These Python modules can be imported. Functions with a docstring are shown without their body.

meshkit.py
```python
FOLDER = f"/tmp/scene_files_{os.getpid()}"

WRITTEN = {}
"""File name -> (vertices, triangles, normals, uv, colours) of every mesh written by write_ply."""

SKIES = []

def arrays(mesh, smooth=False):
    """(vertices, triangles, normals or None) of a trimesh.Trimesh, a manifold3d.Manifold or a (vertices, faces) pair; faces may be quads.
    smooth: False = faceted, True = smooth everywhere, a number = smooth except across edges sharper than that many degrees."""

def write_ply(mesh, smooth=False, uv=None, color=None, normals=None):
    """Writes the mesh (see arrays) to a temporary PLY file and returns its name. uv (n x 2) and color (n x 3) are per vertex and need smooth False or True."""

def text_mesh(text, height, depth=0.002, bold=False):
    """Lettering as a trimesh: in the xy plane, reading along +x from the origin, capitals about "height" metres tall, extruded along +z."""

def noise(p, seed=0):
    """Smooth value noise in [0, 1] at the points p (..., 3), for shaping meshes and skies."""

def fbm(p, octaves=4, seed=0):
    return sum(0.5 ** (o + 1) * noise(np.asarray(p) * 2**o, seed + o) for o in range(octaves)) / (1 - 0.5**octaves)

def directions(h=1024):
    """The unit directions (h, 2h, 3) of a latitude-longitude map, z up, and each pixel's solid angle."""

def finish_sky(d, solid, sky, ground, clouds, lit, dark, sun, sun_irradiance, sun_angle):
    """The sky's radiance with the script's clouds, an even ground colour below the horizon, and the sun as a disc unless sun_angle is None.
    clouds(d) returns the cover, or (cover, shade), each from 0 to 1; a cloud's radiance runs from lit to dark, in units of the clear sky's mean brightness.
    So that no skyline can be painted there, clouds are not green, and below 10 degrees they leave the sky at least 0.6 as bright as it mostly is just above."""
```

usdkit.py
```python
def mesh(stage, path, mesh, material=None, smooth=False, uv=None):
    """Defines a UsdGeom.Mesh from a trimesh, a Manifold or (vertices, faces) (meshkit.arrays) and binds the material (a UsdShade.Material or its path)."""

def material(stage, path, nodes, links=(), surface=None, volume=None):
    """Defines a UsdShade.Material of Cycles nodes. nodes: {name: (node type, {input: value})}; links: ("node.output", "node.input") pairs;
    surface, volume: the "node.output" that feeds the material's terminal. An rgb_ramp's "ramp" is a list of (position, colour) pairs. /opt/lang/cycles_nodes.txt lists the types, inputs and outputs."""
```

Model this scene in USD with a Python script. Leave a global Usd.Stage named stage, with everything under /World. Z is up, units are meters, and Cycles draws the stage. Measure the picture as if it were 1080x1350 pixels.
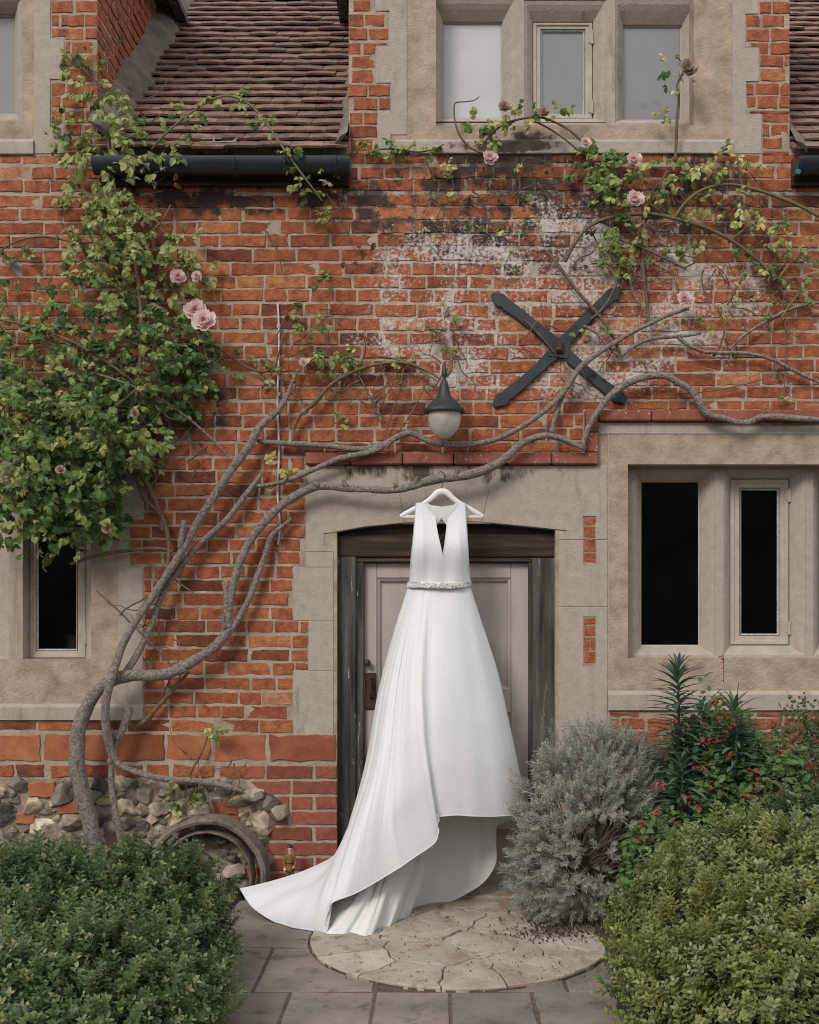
import math, random
import numpy as np, trimesh, shapely
from shapely.geometry import Polygon, box as sbox, MultiPolygon, Point, LineString
from shapely.ops import unary_union
from shapely import affinity
from scipy.interpolate import CubicSpline, PchipInterpolator, splprep, splev
import manifold3d as m3
import usdkit, meshkit
from pxr import Usd, UsdGeom, UsdLux, UsdShade, Gf, Sdf

random.seed(7)
R = np.random.default_rng(11)
stage = Usd.Stage.CreateInMemory()
UsdGeom.SetStageUpAxis(stage, 'Z')
UsdGeom.SetStageMetersPerUnit(stage, 1.0)
world = UsdGeom.Xform.Define(stage, '/World')
stage.SetDefaultPrim(world.GetPrim())
UsdGeom.Scope.Define(stage, '/World/Looks')

# ------------------------------------------------------------------ camera
D, EYE, S = 5.4, 1.456, 261.0            # distance to the wall, eye height, photo pixels per metre on the wall
CX, CY, PW, PH = 575.0, 800.0, 1080.0, 1350.0
cam = UsdGeom.Camera.Define(stage, '/World/camera')
cam.AddTranslateOp().Set(Gf.Vec3d(0, -D, EYE))
cam.AddRotateXYZOp().Set(Gf.Vec3f(90, 0, 0))
FL = 45.0
mm = FL / D / S                           # millimetres of aperture per photo pixel
cam.CreateFocalLengthAttr(FL)
cam.CreateHorizontalApertureAttr(PW * mm)
cam.CreateVerticalApertureAttr(PH * mm)
cam.CreateHorizontalApertureOffsetAttr((PW / 2 - CX) * mm)
cam.CreateVerticalApertureOffsetAttr((CY - PH / 2) * mm)
cam.CreateClippingRangeAttr(Gf.Vec2f(0.05, 500))
cam.CreateExposureAttr(EXPOSURE := 0.48)

# ------------------------------------------------------------------ sky and sun (bright overcast, light from the upper left)
SUN_DIR = np.array([-0.52, -0.85, 0.80]); SUN_DIR /= np.linalg.norm(SUN_DIR)
SUN_EL = float(math.asin(SUN_DIR[2])); SUN_ROT = float(math.atan2(SUN_DIR[0], SUN_DIR[1]))
dome = UsdLux.DomeLight.Define(stage, '/World/sky')
sky_m = usdkit.material(stage, '/World/Looks/sky_look', {
    'tc': ('texture_coordinate', {}),
    'mp': ('mapping', {'scale': (1.0, 1.0, 2.2)}),
    'sky': ('sky_texture', {'sky_type': 'single_scattering', 'sun_disc': False, 'sun_elevation': SUN_EL, 'sun_rotation': SUN_ROT, 'aerosol_density': 2.0}),
    'n': ('noise_texture', {'scale': 2.2, 'detail': 6, 'roughness': 0.6}),
    'r': ('rgb_ramp', {'ramp': [(0.25, (0.72, 0.72, 0.72)), (0.6, (1, 1, 1))]}),
    'cn': ('rgb_ramp', {'ramp': [(0.3, (3.7, 3.8, 3.95)), (0.7, (5.6, 5.5, 5.4))]}),
    'mx': ('mix_color', {}),
    'bg': ('background_shader', {'strength': 0.15}),
}, [('tc.generated', 'mp.vector'), ('mp.vector', 'n.vector'), ('n.fac', 'r.fac'), ('n.fac', 'cn.fac'), ('r.color', 'mx.fac'),
    ('sky.color', 'mx.a'), ('cn.color', 'mx.b'), ('mx.result', 'bg.color')], surface='bg.background')
UsdShade.MaterialBindingAPI.Apply(dome.GetPrim()).Bind(sky_m)
sun = UsdLux.DistantLight.Define(stage, '/World/sun')
sun.CreateIntensityAttr(0.37); sun.CreateAngleAttr(18.0); sun.CreateNormalizeAttr(True) if hasattr(sun, 'CreateNormalizeAttr') else None
sun.CreateColorAttr(Gf.Vec3f(1.0, 0.95, 0.87))
_z = SUN_DIR; _x = np.cross([0, 0, 1], _z); _x /= np.linalg.norm(_x); _y = np.cross(_z, _x)
_m = Gf.Matrix4d(*_x, 0, *_y, 0, *_z, 0, 0, 0, 20, 1)
sun.AddTransformOp().Set(_m)

# ------------------------------------------------------------------ helpers
def X(px, y=0.0): return (px - CX) / S * (D + y) / D
def Z(py, y=0.0): return EYE + (CY - py) / S * (D + y) / D
def P(px, py, y=0.0): return np.array([X(px, y), y, Z(py, y)])
def ground_y(py): return (EYE * S / (py - CY)) * D - D     # depth at which the ground shows at row py
_names = {}
def numbered(parent, name):
    k = (parent, name); n = _names.get(k, 0); _names[k] = n + 1
    return name if n == 0 else f'{name}_{n:03d}'
def path_of(p): return p if isinstance(p, str) else str(p.GetPath())
def tag(o, label=None, cat=None, group=None, kind=None):
    p = o.GetPrim() if hasattr(o, 'GetPrim') else o
    for k, v in (('label', label), ('category', cat), ('group', group), ('kind', kind)):
        if v: p.SetCustomDataByKey(k, v)
    return p
def thing(name, label, cat, loc=(0, 0, 0), group=None):
    x = UsdGeom.Xform.Define(stage, '/World/' + numbered('/World', name))
    x.AddTranslateOp().Set(Gf.Vec3d(*map(float, loc)))
    x.GetPrim().SetCustomDataByKey('_loc', list(map(float, loc))) if False else None
    LOC[str(x.GetPath())] = np.array(loc, float)
    return tag(x, label, cat, group)
LOC = {}
def part(name, mesh, mat, parent='/World', smooth=False, label=None, kind=None, cat=None, group=None):
    pp = path_of(parent)
    top = '/'.join(pp.split('/')[:3])
    v, f, n = meshkit.arrays(mesh, smooth)
    off = LOC.get(top)
    if off is not None: v = v - off
    p = f'{pp}/{numbered(pp, name)}'
    m = UsdGeom.Mesh.Define(stage, p)
    from pxr import Vt
    m.CreatePointsAttr(Vt.Vec3fArray.FromNumpy(v.astype(np.float32)))
    m.CreateFaceVertexCountsAttr(Vt.IntArray.FromNumpy(np.full(len(f), 3, np.int32)))
    m.CreateFaceVertexIndicesAttr(Vt.IntArray.FromNumpy(f.astype(np.int32).ravel()))
    m.CreateSubdivisionSchemeAttr('none')
    if n is not None:
        m.CreateNormalsAttr(Vt.Vec3fArray.FromNumpy(n.astype(np.float32))); m.SetNormalsInterpolation('vertex')
    UsdShade.MaterialBindingAPI.Apply(m.GetPrim()).Bind(mat)
    return tag(m, label, cat, group, kind)

def join(ms):
    V, F, n = [], [], 0
    for m in ms:
        v, f, _ = meshkit.arrays(m)
        V.append(v); F.append(f + n); n += len(v)
    return (np.vstack(V), np.vstack(F))
def bx(a, b):
    a, b = np.minimum(a, b), np.maximum(a, b)
    m = trimesh.creation.box(extents=b - a); m.apply_translation((a + b) / 2); return m
def cbox(a, b, c=0.004):
    """box with chamfered edges (hull of three boxes)"""
    a, b = np.minimum(a, b).astype(float), np.maximum(a, b).astype(float); pts = []
    c = min(c, (b - a).min() * 0.3)
    for ax in range(3):
        lo, hi = a + c, b - c; lo[ax], hi[ax] = a[ax], b[ax]
        pts += [[(lo, hi)[i][0], (lo, hi)[j][1], (lo, hi)[k][2]] for i in (0, 1) for j in (0, 1) for k in (0, 1)]
    return trimesh.convex.convex_hull(np.array(pts))
def prism(poly, y0, y1):
    """polygon in (x, z) metres as a solid from depth y0 to y1"""
    out = []
    for g in getattr(poly, 'geoms', [poly]):
        if g.is_empty or g.area < 1e-7: continue
        m = trimesh.creation.extrude_polygon(g, abs(y1 - y0), engine='earcut')
        v = m.vertices; w = np.c_[v[:, 0], min(y0, y1) + v[:, 2], v[:, 1]]
        out.append((w, m.faces[:, ::-1]))
    return join(out)
def pxpoly(pts, y=0.0): return Polygon([(X(a, y), Z(b, y)) for a, b in pts])
def pxrect(x0, y0, x1, y1, y=0.0): return pxpoly([(x0, y0), (x1, y0), (x1, y1), (x0, y1)], y)
def ring(ro, ri, prof):
    """moulding swept round a rectangle: ro, ri = (x0, z0, x1, z1) outer and inner; prof = [(f, y)], f 0 at the outer, 1 at the inner rectangle"""
    V, F = [], []
    ro, ri = np.array(ro, float), np.array(ri, float)
    for f, y in prof:
        q = ro + (ri - ro) * f
        V += [(q[0], y, q[1]), (q[2], y, q[1]), (q[2], y, q[3]), (q[0], y, q[3])]
    for i in range(len(prof) - 1):
        for k in range(4):
            a, b = i * 4 + k, i * 4 + (k + 1) % 4
            F.append((a, b, b + 4, a + 4))
    return (np.array(V), np.array(F))
def tube(pts, rad, sides=8, smooth_n=None, jitter=0.0, cap=True, seed=0):
    """tapering tube along a smoothed polyline"""
    p = np.asarray(pts, float); r = np.broadcast_to(rad, (len(p),)).astype(float)
    if smooth_n is None: smooth_n = max(8, len(p) * 4)
    t = np.r_[0, np.cumsum(np.linalg.norm(np.diff(p, axis=0), axis=1))]
    if len(p) > 2 and t[-1] > 0:
        tt = np.linspace(0, t[-1], smooth_n)
        p = PchipInterpolator(t, p)(tt) * 0.5 + CubicSpline(t, p)(tt) * 0.5; r = np.interp(tt, t, r)
    g = np.gradient(p, axis=0); g /= np.linalg.norm(g, axis=1, keepdims=True) + 1e-12
    a = np.cross(g, [0.13, 1, 0.07]); a /= np.linalg.norm(a, axis=1, keepdims=True) + 1e-9
    b = np.cross(g, a)
    ang = np.arange(sides) * 2 * np.pi / sides
    rr = np.repeat(r[:, None], sides, 1)
    if jitter:
        arc = np.r_[0, np.cumsum(np.linalg.norm(np.diff(p, axis=0), axis=1))]
        A_, T_ = np.meshgrid(ang, arc); tw = A_ + T_ * 3
        q = np.stack([np.cos(tw) * 1.8 + seed * 3.1, np.sin(tw) * 1.8, T_ * 14], -1)
        rr = rr * (1 + jitter * 1.3 * (meshkit.fbm(q, 3, seed) - 0.5) * 2)
    v = p[:, None] + rr[..., None] * (np.cos(ang)[None, :, None] * a[:, None] + np.sin(ang)[None, :, None] * b[:, None])
    n = len(p); i, j = np.meshgrid(np.arange(n - 1), np.arange(sides), indexing='ij'); k = (j + 1) % sides
    f = np.stack([i * sides + j, i * sides + k, (i + 1) * sides + k, (i + 1) * sides + j], -1).reshape(-1, 4)
    f = np.vstack([f[:, [0, 1, 2]], f[:, [0, 2, 3]]])
    v = np.vstack([v.reshape(-1, 3), p[:1], p[-1:]])
    if cap:
        e0, e1 = n * sides, n * sides + 1; J = np.arange(sides); K = (J + 1) % sides; L = (n - 1) * sides
        f = np.vstack([f, np.c_[K, J, np.full(sides, e0)], np.c_[L + J, L + K, np.full(sides, e1)]])
    return (v, f)
def pxpath(pts, r_px, y=-0.05):
    """vine path: (px, py[, depth]) points with pixel widths"""
    out = []
    for q in pts:
        yy = q[2] if len(q) > 2 else y
        out.append(P(q[0], q[1], yy))
    return np.array(out), np.asarray(r_px, float) / S / 2
def lathe(prof, n=24, c=(0, 0, 0)):
    """(r, z) profile turned about the vertical through c"""
    V, F = [], []
    for r, z in prof:
        for k in range(n):
            a = 2 * np.pi * k / n; V.append((c[0] + r * np.cos(a), c[1] + r * np.sin(a), c[2] + z))
    for i in range(len(prof) - 1):
        for k in range(n):
            a, b = i * n + k, i * n + (k + 1) % n; F.append((a, b, b + n, a + n))
    return (np.array(V), np.array(F))

# ------------------------------------------------------------------ materials
def look(name, ramp, scale=8, detail=5, rough=0.8, stretch=(1, 1, 1), bump=0.3, bscale=60, bdist=0.004, rand=None, island=False, spots=None, masks=(), trans=0.0, spec=0.3, sheen=0.0, coord='position', distort=0.0):
    """Procedural surface: noise -> ramp, optional random tint per object/island, spots [(scale, lo, hi, colour)], masks [(centre px, radii px, kind...)] and bump."""
    n = {'g': ('geometry', {}), 'mp': ('mapping', {'scale': stretch}), 'n': ('noise_texture', {'scale': scale, 'detail': detail, 'roughness': 0.6, 'distortion': distort}),
         'r': ('rgb_ramp', {'ramp': ramp}), 'p': ('principled_bsdf', {'roughness': rough, 'specular_ior_level': spec, 'sheen_weight': sheen})}
    L = [('mp.vector', 'n.vector'), ('n.fac', 'r.fac')]
    if coord == 'position': L.append(('g.position', 'mp.vector'))
    else:
        n['tc'] = ('texture_coordinate', {}); L.append((f'tc.{coord}', 'mp.vector'))
    col = 'r.color'; fac_in = 'n.fac'
    if rand is not None:                   # rand: ramp of tints multiplied in, chosen per object and per island
        n['oi'] = ('object_info', {}); n['ra'] = ('math', {'math_type': 'add'}); n['rf'] = ('math', {'math_type': 'fraction'}); n['wn'] = ('white_noise_texture', {'dimensions': '1D'})
        n['rr'] = ('rgb_ramp', {'ramp': rand}); n['rm'] = ('mix_color', {'blend_type': 'multiply', 'fac': 1.0, 'use_clamp': False})
        L += [('oi.random', 'ra.value1'), ('g.random_per_island', 'ra.value2'), ('ra.value', 'wn.w'), ('wn.value', 'rr.fac'), (col, 'rm.a'), ('rr.color', 'rm.b')]; col = 'rm.result'
    for k, s in enumerate(spots or []):    # s: (scale, lo, hi, colour, mask or None, stretch)
        sc, lo, hi, c = s[:4]; mk = s[4] if len(s) > 4 else None; st = s[5] if len(s) > 5 else (1, 1, 1)
        n[f'sm{k}'] = ('mapping', {'scale': st}); n[f'sn{k}'] = ('noise_texture', {'scale': sc, 'detail': 8, 'roughness': 0.74})
        L += [('g.position', f'sm{k}.vector'), (f'sm{k}.vector', f'sn{k}.vector')]
        src = f'sn{k}.fac'
        if mk:                             # elliptical region in world x, z with a soft edge: adds to the noise
            (mx, mz), (rx, rz), amt = mk
            n[f'mm{k}'] = ('mapping', {'location': (-mx / rx, 0, -mz / rz), 'scale': (1 / rx, 0.0, 1 / rz)})
            n[f'ml{k}'] = ('vector_math', {'math_type': 'length'}); n[f'mr{k}'] = ('map_range', {'range_type': 'smoothstep', 'from_min': 1.0, 'from_max': 0.5, 'to_min': -0.30, 'to_max': amt, 'clamp': True})
            n[f'ma{k}'] = ('math', {'math_type': 'add'}); n[f'lo{k}'] = ('noise_texture', {'scale': 3.3, 'detail': 5, 'roughness': 0.6}); n[f'lm{k}'] = ('math', {'math_type': 'multiply_add', 'value2': 0.9, 'value3': -0.45}); n[f'mb{k}'] = ('math', {'math_type': 'add'})
            L += [('g.position', f'mm{k}.vector'), (f'mm{k}.vector', f'ml{k}.vector1'), (f'ml{k}.value', f'mr{k}.value'), (f'mr{k}.result', f'ma{k}.value1'), (src, f'ma{k}.value2'), ('g.position', f'lo{k}.vector'), (f'lo{k}.fac', f'lm{k}.value1'), (f'lm{k}.value', f'mb{k}.value1'), (f'ma{k}.value', f'mb{k}.value2')]; src = f'mb{k}.value'
            if rand is not None:
                n[f'pr{k}'] = ('math', {'math_type': 'multiply_add', 'value2': 0.16, 'value3': -0.08}); n[f'ps{k}'] = ('math', {'math_type': 'add'}); n[f'pw{k}'] = ('math', {'math_type': 'multiply', 'value2': 7.31 + k}); n[f'pf{k}'] = ('white_noise_texture', {'dimensions': '1D'})
                L += [('ra.value', f'pw{k}.value1'), (f'pw{k}.value', f'pf{k}.w'), (f'pf{k}.value', f'pr{k}.value1'), (f'pr{k}.value', f'ps{k}.value1'), (src, f'ps{k}.value2')]; src = f'ps{k}.value'
        n[f'sr{k}'] = ('map_range', {'range_type': 'smoothstep', 'from_min': lo, 'from_max': hi, 'clamp': True}); n[f'sx{k}'] = ('mix_color', {'b': c})
        L += [(src, f'sr{k}.value'), (f'sr{k}.result', f'sx{k}.fac'), (col, f'sx{k}.a')]; col = f'sx{k}.result'
    L.append((col, 'p.base_color'))
    if bump:
        n['bn'] = ('noise_texture', {'scale': bscale, 'detail': 6, 'roughness': 0.65}); n['b'] = ('bump', {'strength': bump, 'distance': bdist})
        L += [('mp.vector', 'bn.vector'), ('bn.fac', 'b.height'), ('b.normal', 'p.normal')]
    surf = 'p.BSDF'
    if trans:
        n['t'] = ('translucent_bsdf', {}); n['mc'] = ('mix_closure', {'fac': trans}); L += [(col, 't.color'), ('p.BSDF', 'mc.closure1'), ('t.BSDF', 'mc.closure2')]; surf = 'mc.closure'
    return usdkit.material(stage, '/World/Looks/' + name, n, L, surface=surf)

g3 = lambda v: (v, v, v)
EFF = ((X(745), Z(402)), (1.62, 0.74), 0.05)       # where lime bloom whitens the brick
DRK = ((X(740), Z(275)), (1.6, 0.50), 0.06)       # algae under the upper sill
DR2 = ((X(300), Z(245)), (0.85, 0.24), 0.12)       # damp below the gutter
DR3 = ((X(220), Z(540)), (0.5, 0.40), 0.04)
BRICK_RAND = [(0.0, (0.42, 0.40, 0.44)), (0.12, (0.62, 0.58, 0.60)), (0.3, (0.88, 0.82, 0.80)), (0.55, (1.05, 1.0, 0.95)), (0.8, (1.18, 1.25, 1.1)), (0.93, (1.3, 1.6, 1.4)), (1.0, (1.35, 1.9, 2.2))]
M = {}
M['brick'] = look('brick', [(0.28, (0.143, 0.049, 0.028)), (0.42, (0.258, 0.082, 0.042)), (0.56, (0.344, 0.113, 0.055)), (0.74, (0.424, 0.173, 0.094))], scale=22, detail=9, rand=BRICK_RAND, bump=0.9, bscale=85, bdist=0.009, rough=0.9,
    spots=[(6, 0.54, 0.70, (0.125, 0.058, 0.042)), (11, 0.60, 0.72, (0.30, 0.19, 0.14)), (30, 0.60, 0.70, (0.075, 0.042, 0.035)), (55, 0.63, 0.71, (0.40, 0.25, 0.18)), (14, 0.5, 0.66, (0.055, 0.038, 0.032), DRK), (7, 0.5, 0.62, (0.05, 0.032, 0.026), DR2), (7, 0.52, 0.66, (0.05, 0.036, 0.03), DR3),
           (55, 0.50, 0.70, (0.54, 0.49, 0.46), EFF), (70, 0.66, 0.74, (0.40, 0.345, 0.30))])
M['brick_red'] = look('brick_red', [(0.2, (0.17, 0.05, 0.035)), (0.5, (0.25, 0.078, 0.052)), (0.8, (0.31, 0.115, 0.08))], scale=30, rand=[(0, (0.75, 0.72, 0.72)), (0.5, g3(1)), (1, (1.15, 1.15, 1.15))], bump=0.5, bscale=120, rough=0.9,
    spots=[(40, 0.62, 0.72, (0.35, 0.2, 0.15))])
M['block'] = look('block', [(0.2, (0.196, 0.063, 0.034)), (0.5, (0.328, 0.110, 0.053)), (0.8, (0.425, 0.173, 0.090))], scale=9, rand=[(0, (0.6, 0.55, 0.55)), (0.5, g3(1)), (1, (1.15, 1.3, 1.2))], bump=0.6, bscale=50, bdist=0.006, rough=0.9,
    spots=[(18, 0.64, 0.72, (0.07, 0.035, 0.025)), (60, 0.68, 0.74, (0.4, 0.3, 0.24))])
M['mortar'] = look('mortar', [(0.25, (0.225, 0.170, 0.129)), (0.5, (0.369, 0.293, 0.226)), (0.8, (0.510, 0.417, 0.328))], scale=10, bump=0.9, bscale=60, bdist=0.008, rough=0.95,
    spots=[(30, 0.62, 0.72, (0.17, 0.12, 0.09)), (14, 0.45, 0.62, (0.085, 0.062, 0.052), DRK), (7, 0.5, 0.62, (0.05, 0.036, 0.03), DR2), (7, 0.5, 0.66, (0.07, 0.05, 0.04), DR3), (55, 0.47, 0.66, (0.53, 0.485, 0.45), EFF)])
STONE = [(0.2, (0.32, 0.272, 0.228)), (0.5, (0.39, 0.335, 0.283)), (0.8, (0.45, 0.39, 0.335))]
M['stone'] = look('stone', STONE, scale=22, detail=12, bump=0.7, bscale=110, bdist=0.006, rough=0.92,
    spots=[(5, 0.56, 0.75, (0.235, 0.193, 0.15), None, (1.6, 1, 0.35)), (120, 0.62, 0.72, (0.27, 0.225, 0.18)), (60, 0.70, 0.73, (0.5, 0.46, 0.4)), (3, 0.54, 0.72, (0.285, 0.24, 0.197), None, (3.5, 1, 0.22))])
M['stone_lichen'] = look('stone_lichen', STONE, scale=22, detail=12, bump=0.7, bscale=100, bdist=0.007, rough=0.92,
    spots=[(4, 0.54, 0.72, (0.20, 0.168, 0.13), None, (1.6, 1, 0.4)), (32, 0.655, 0.68, (0.5, 0.47, 0.41)), (95, 0.68, 0.72, (0.46, 0.43, 0.37)), (11, 0.5, 0.6, (0.09, 0.075, 0.058), ((X(665), Z(193)), (0.5, 0.05), 0.04))])
M['lintel_stone'] = look('lintel_stone', STONE, scale=22, detail=12, bump=0.7, bscale=110, bdist=0.006, rough=0.92,
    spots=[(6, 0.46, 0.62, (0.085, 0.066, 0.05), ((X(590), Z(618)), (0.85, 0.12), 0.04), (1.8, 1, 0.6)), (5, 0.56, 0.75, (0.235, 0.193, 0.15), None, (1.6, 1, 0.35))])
M['tile'] = look('tile', [(0.2, (0.106, 0.072, 0.059)), (0.5, (0.203, 0.123, 0.097)), (0.8, (0.300, 0.202, 0.163))], scale=12, rand=[(0, (0.72, 0.72, 0.74)), (0.5, g3(1)), (1, (1.2, 1.15, 1.12))], bump=0.6, bscale=60, bdist=0.005, rough=0.9,
    spots=[(16, 0.52, 0.66, (0.055, 0.04, 0.033)), (45, 0.64, 0.70, (0.33, 0.31, 0.27)), (8, 0.56, 0.72, (0.085, 0.07, 0.042))])
M['drip'] = look('drip', [(0.2, (0.143, 0.044, 0.030)), (0.5, (0.248, 0.081, 0.053)), (0.8, (0.308, 0.125, 0.081))], scale=9, bump=0.4, bscale=90, rough=0.8,
    spots=[(45, 0.59, 0.66, (0.46, 0.42, 0.38)), (20, 0.6, 0.7, (0.08, 0.03, 0.024))])
M['fillet'] = look('fillet', [(0.2, (0.09, 0.075, 0.062)), (0.5, (0.17, 0.145, 0.12)), (0.8, (0.26, 0.225, 0.19))], scale=9, bump=0.8, bscale=50, bdist=0.008, rough=0.95, spots=[(40, 0.66, 0.7, (0.4, 0.38, 0.35))])
M['dark_wood'] = look('dark_wood', [(0.28, (0.014, 0.012, 0.010)), (0.42, (0.043, 0.036, 0.031)), (0.58, (0.086, 0.077, 0.068)), (0.75, (0.158, 0.148, 0.137))], scale=26, stretch=(1, 1, 0.07), bump=0.8, bscale=30, bdist=0.005, rough=0.7,
    spots=[(24, 0.60, 0.68, (0.17, 0.15, 0.13), None, (1, 1, 0.12)), (26, 0.615, 0.66, (0.42, 0.385, 0.35), None, (1.6, 1, 0.25))])
M['dark_wood_h'] = look('dark_wood_h', [(0.3, (0.013, 0.008, 0.006)), (0.5, (0.044, 0.026, 0.018)), (0.72, (0.112, 0.070, 0.046))], scale=26, stretch=(0.07, 1, 1), bump=0.8, bscale=30, bdist=0.005, rough=0.65,
    spots=[(20, 0.645, 0.68, (0.45, 0.36, 0.29), None, (0.2, 1, 1.2))])
M['door'] = look('door', [(0.25, (0.363, 0.305, 0.282)), (0.5, (0.419, 0.357, 0.331)), (0.8, (0.465, 0.404, 0.376))], scale=14, stretch=(1, 1, 0.12), bump=0.25, bscale=40, bdist=0.002, rough=0.6, spots=[(3, 0.55, 0.8, (0.37, 0.285, 0.25)), (60, 0.7, 0.74, (0.32, 0.27, 0.24), None, (1, 1, 0.3))])
M['iron'] = look('iron', [(0.3, (0.013, 0.016, 0.019)), (0.6, (0.024, 0.03, 0.035)), (0.85, (0.045, 0.053, 0.058))], scale=18, bump=0.3, bscale=80, bdist=0.002, rough=0.55, spec=0.5, spots=[(50, 0.7, 0.74, (0.2, 0.2, 0.19))])
M['rust'] = look('rust', [(0.3, (0.02, 0.014, 0.012)), (0.6, (0.07, 0.035, 0.022)), (0.85, (0.13, 0.07, 0.045))], scale=30, bump=0.5, bscale=90, rough=0.7)
M['gutter'] = look('gutter', [(0.3, (0.012, 0.017, 0.022)), (0.6, (0.022, 0.033, 0.043)), (0.85, (0.05, 0.07, 0.085))], scale=9, stretch=(0.5, 1, 1), bump=0.1, rough=0.42, spec=0.5, spots=[(30, 0.64, 0.72, (0.06, 0.06, 0.055))])
M['white_frame'] = look('white_frame', [(0.3, (0.36, 0.31, 0.255)), (0.6, (0.44, 0.385, 0.325)), (0.8, (0.5, 0.45, 0.39))], scale=12, bump=0.3, bscale=120, bdist=0.002, rough=0.6, spots=[(60, 0.68, 0.73, (0.2, 0.17, 0.14))])
M['putty'] = look('putty', [(0.3, (0.3, 0.29, 0.27)), (0.6, (0.5, 0.49, 0.46)), (0.8, (0.62, 0.6, 0.57))], scale=60, bump=0.6, bscale=150, rough=0.9, spots=[(110, 0.56, 0.6, (0.07, 0.07, 0.075))])
M['interior'] = look('interior', [(0.3, (0.02, 0.018, 0.016)), (0.7, (0.05, 0.045, 0.04))], scale=3, bump=0)
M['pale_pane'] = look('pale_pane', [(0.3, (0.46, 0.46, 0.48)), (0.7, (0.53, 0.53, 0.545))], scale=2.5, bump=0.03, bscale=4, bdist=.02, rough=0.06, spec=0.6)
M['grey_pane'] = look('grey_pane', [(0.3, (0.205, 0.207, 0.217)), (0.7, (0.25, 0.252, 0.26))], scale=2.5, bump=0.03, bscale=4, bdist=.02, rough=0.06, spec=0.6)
M['glass'] = usdkit.material(stage, '/World/Looks/glass', {'t': ('transparent_bsdf', {'color': (0.96, 0.965, 0.965)}), 'g': ('glossy_bsdf', {'color': g3(0.9), 'roughness': 0.03}), 'f': ('fresnel', {'IOR': 1.55}), 'm': ('mix_closure', {}),
    'gp': ('geometry', {}), 'n': ('noise_texture', {'scale': 3.0}), 'b': ('bump', {'strength': 0.05, 'distance': 0.02})},
    [('f.fac', 'm.fac'), ('t.BSDF', 'm.closure1'), ('g.BSDF', 'm.closure2'), ('gp.position', 'n.vector'), ('n.fac', 'b.height'), ('b.normal', 'g.normal')], surface='m.closure')
# ------------------------------------------------------------------ ground
PAVE_Z = 0.0
gm = look('soil', [(0.25, (0.035, 0.026, 0.02)), (0.5, (0.075, 0.056, 0.042)), (0.8, (0.14, 0.11, 0.085))], scale=30, detail=8, bump=1.0, bscale=70, bdist=0.02, rough=1.0)
_g = trimesh.creation.box(extents=(240, 240, 0.02)); _g.apply_translation((0, 0, -0.075))
part('ground', _g, gm, kind='structure', label='dark garden soil', cat='ground')
M['slab'] = look('slab', [(0.25, (0.14, 0.118, 0.098)), (0.45, (0.205, 0.178, 0.15)), (0.65, (0.25, 0.218, 0.188)), (0.8, (0.31, 0.275, 0.24))], scale=5, detail=8, bump=0.6, bscale=55, bdist=0.006, rough=0.9, rand=[(0, g3(0.78)), (0.5, g3(1)), (1, (1.2, 1.17, 1.12))],
    spots=[(7, 0.52, 0.68, (0.10, 0.085, 0.068)), (2.2, 0.52, 0.7, (0.12, 0.108, 0.075)), (22, 0.66, 0.7, (0.32, 0.295, 0.26)), (70, 0.66, 0.72, (0.07, 0.06, 0.05))])
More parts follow.
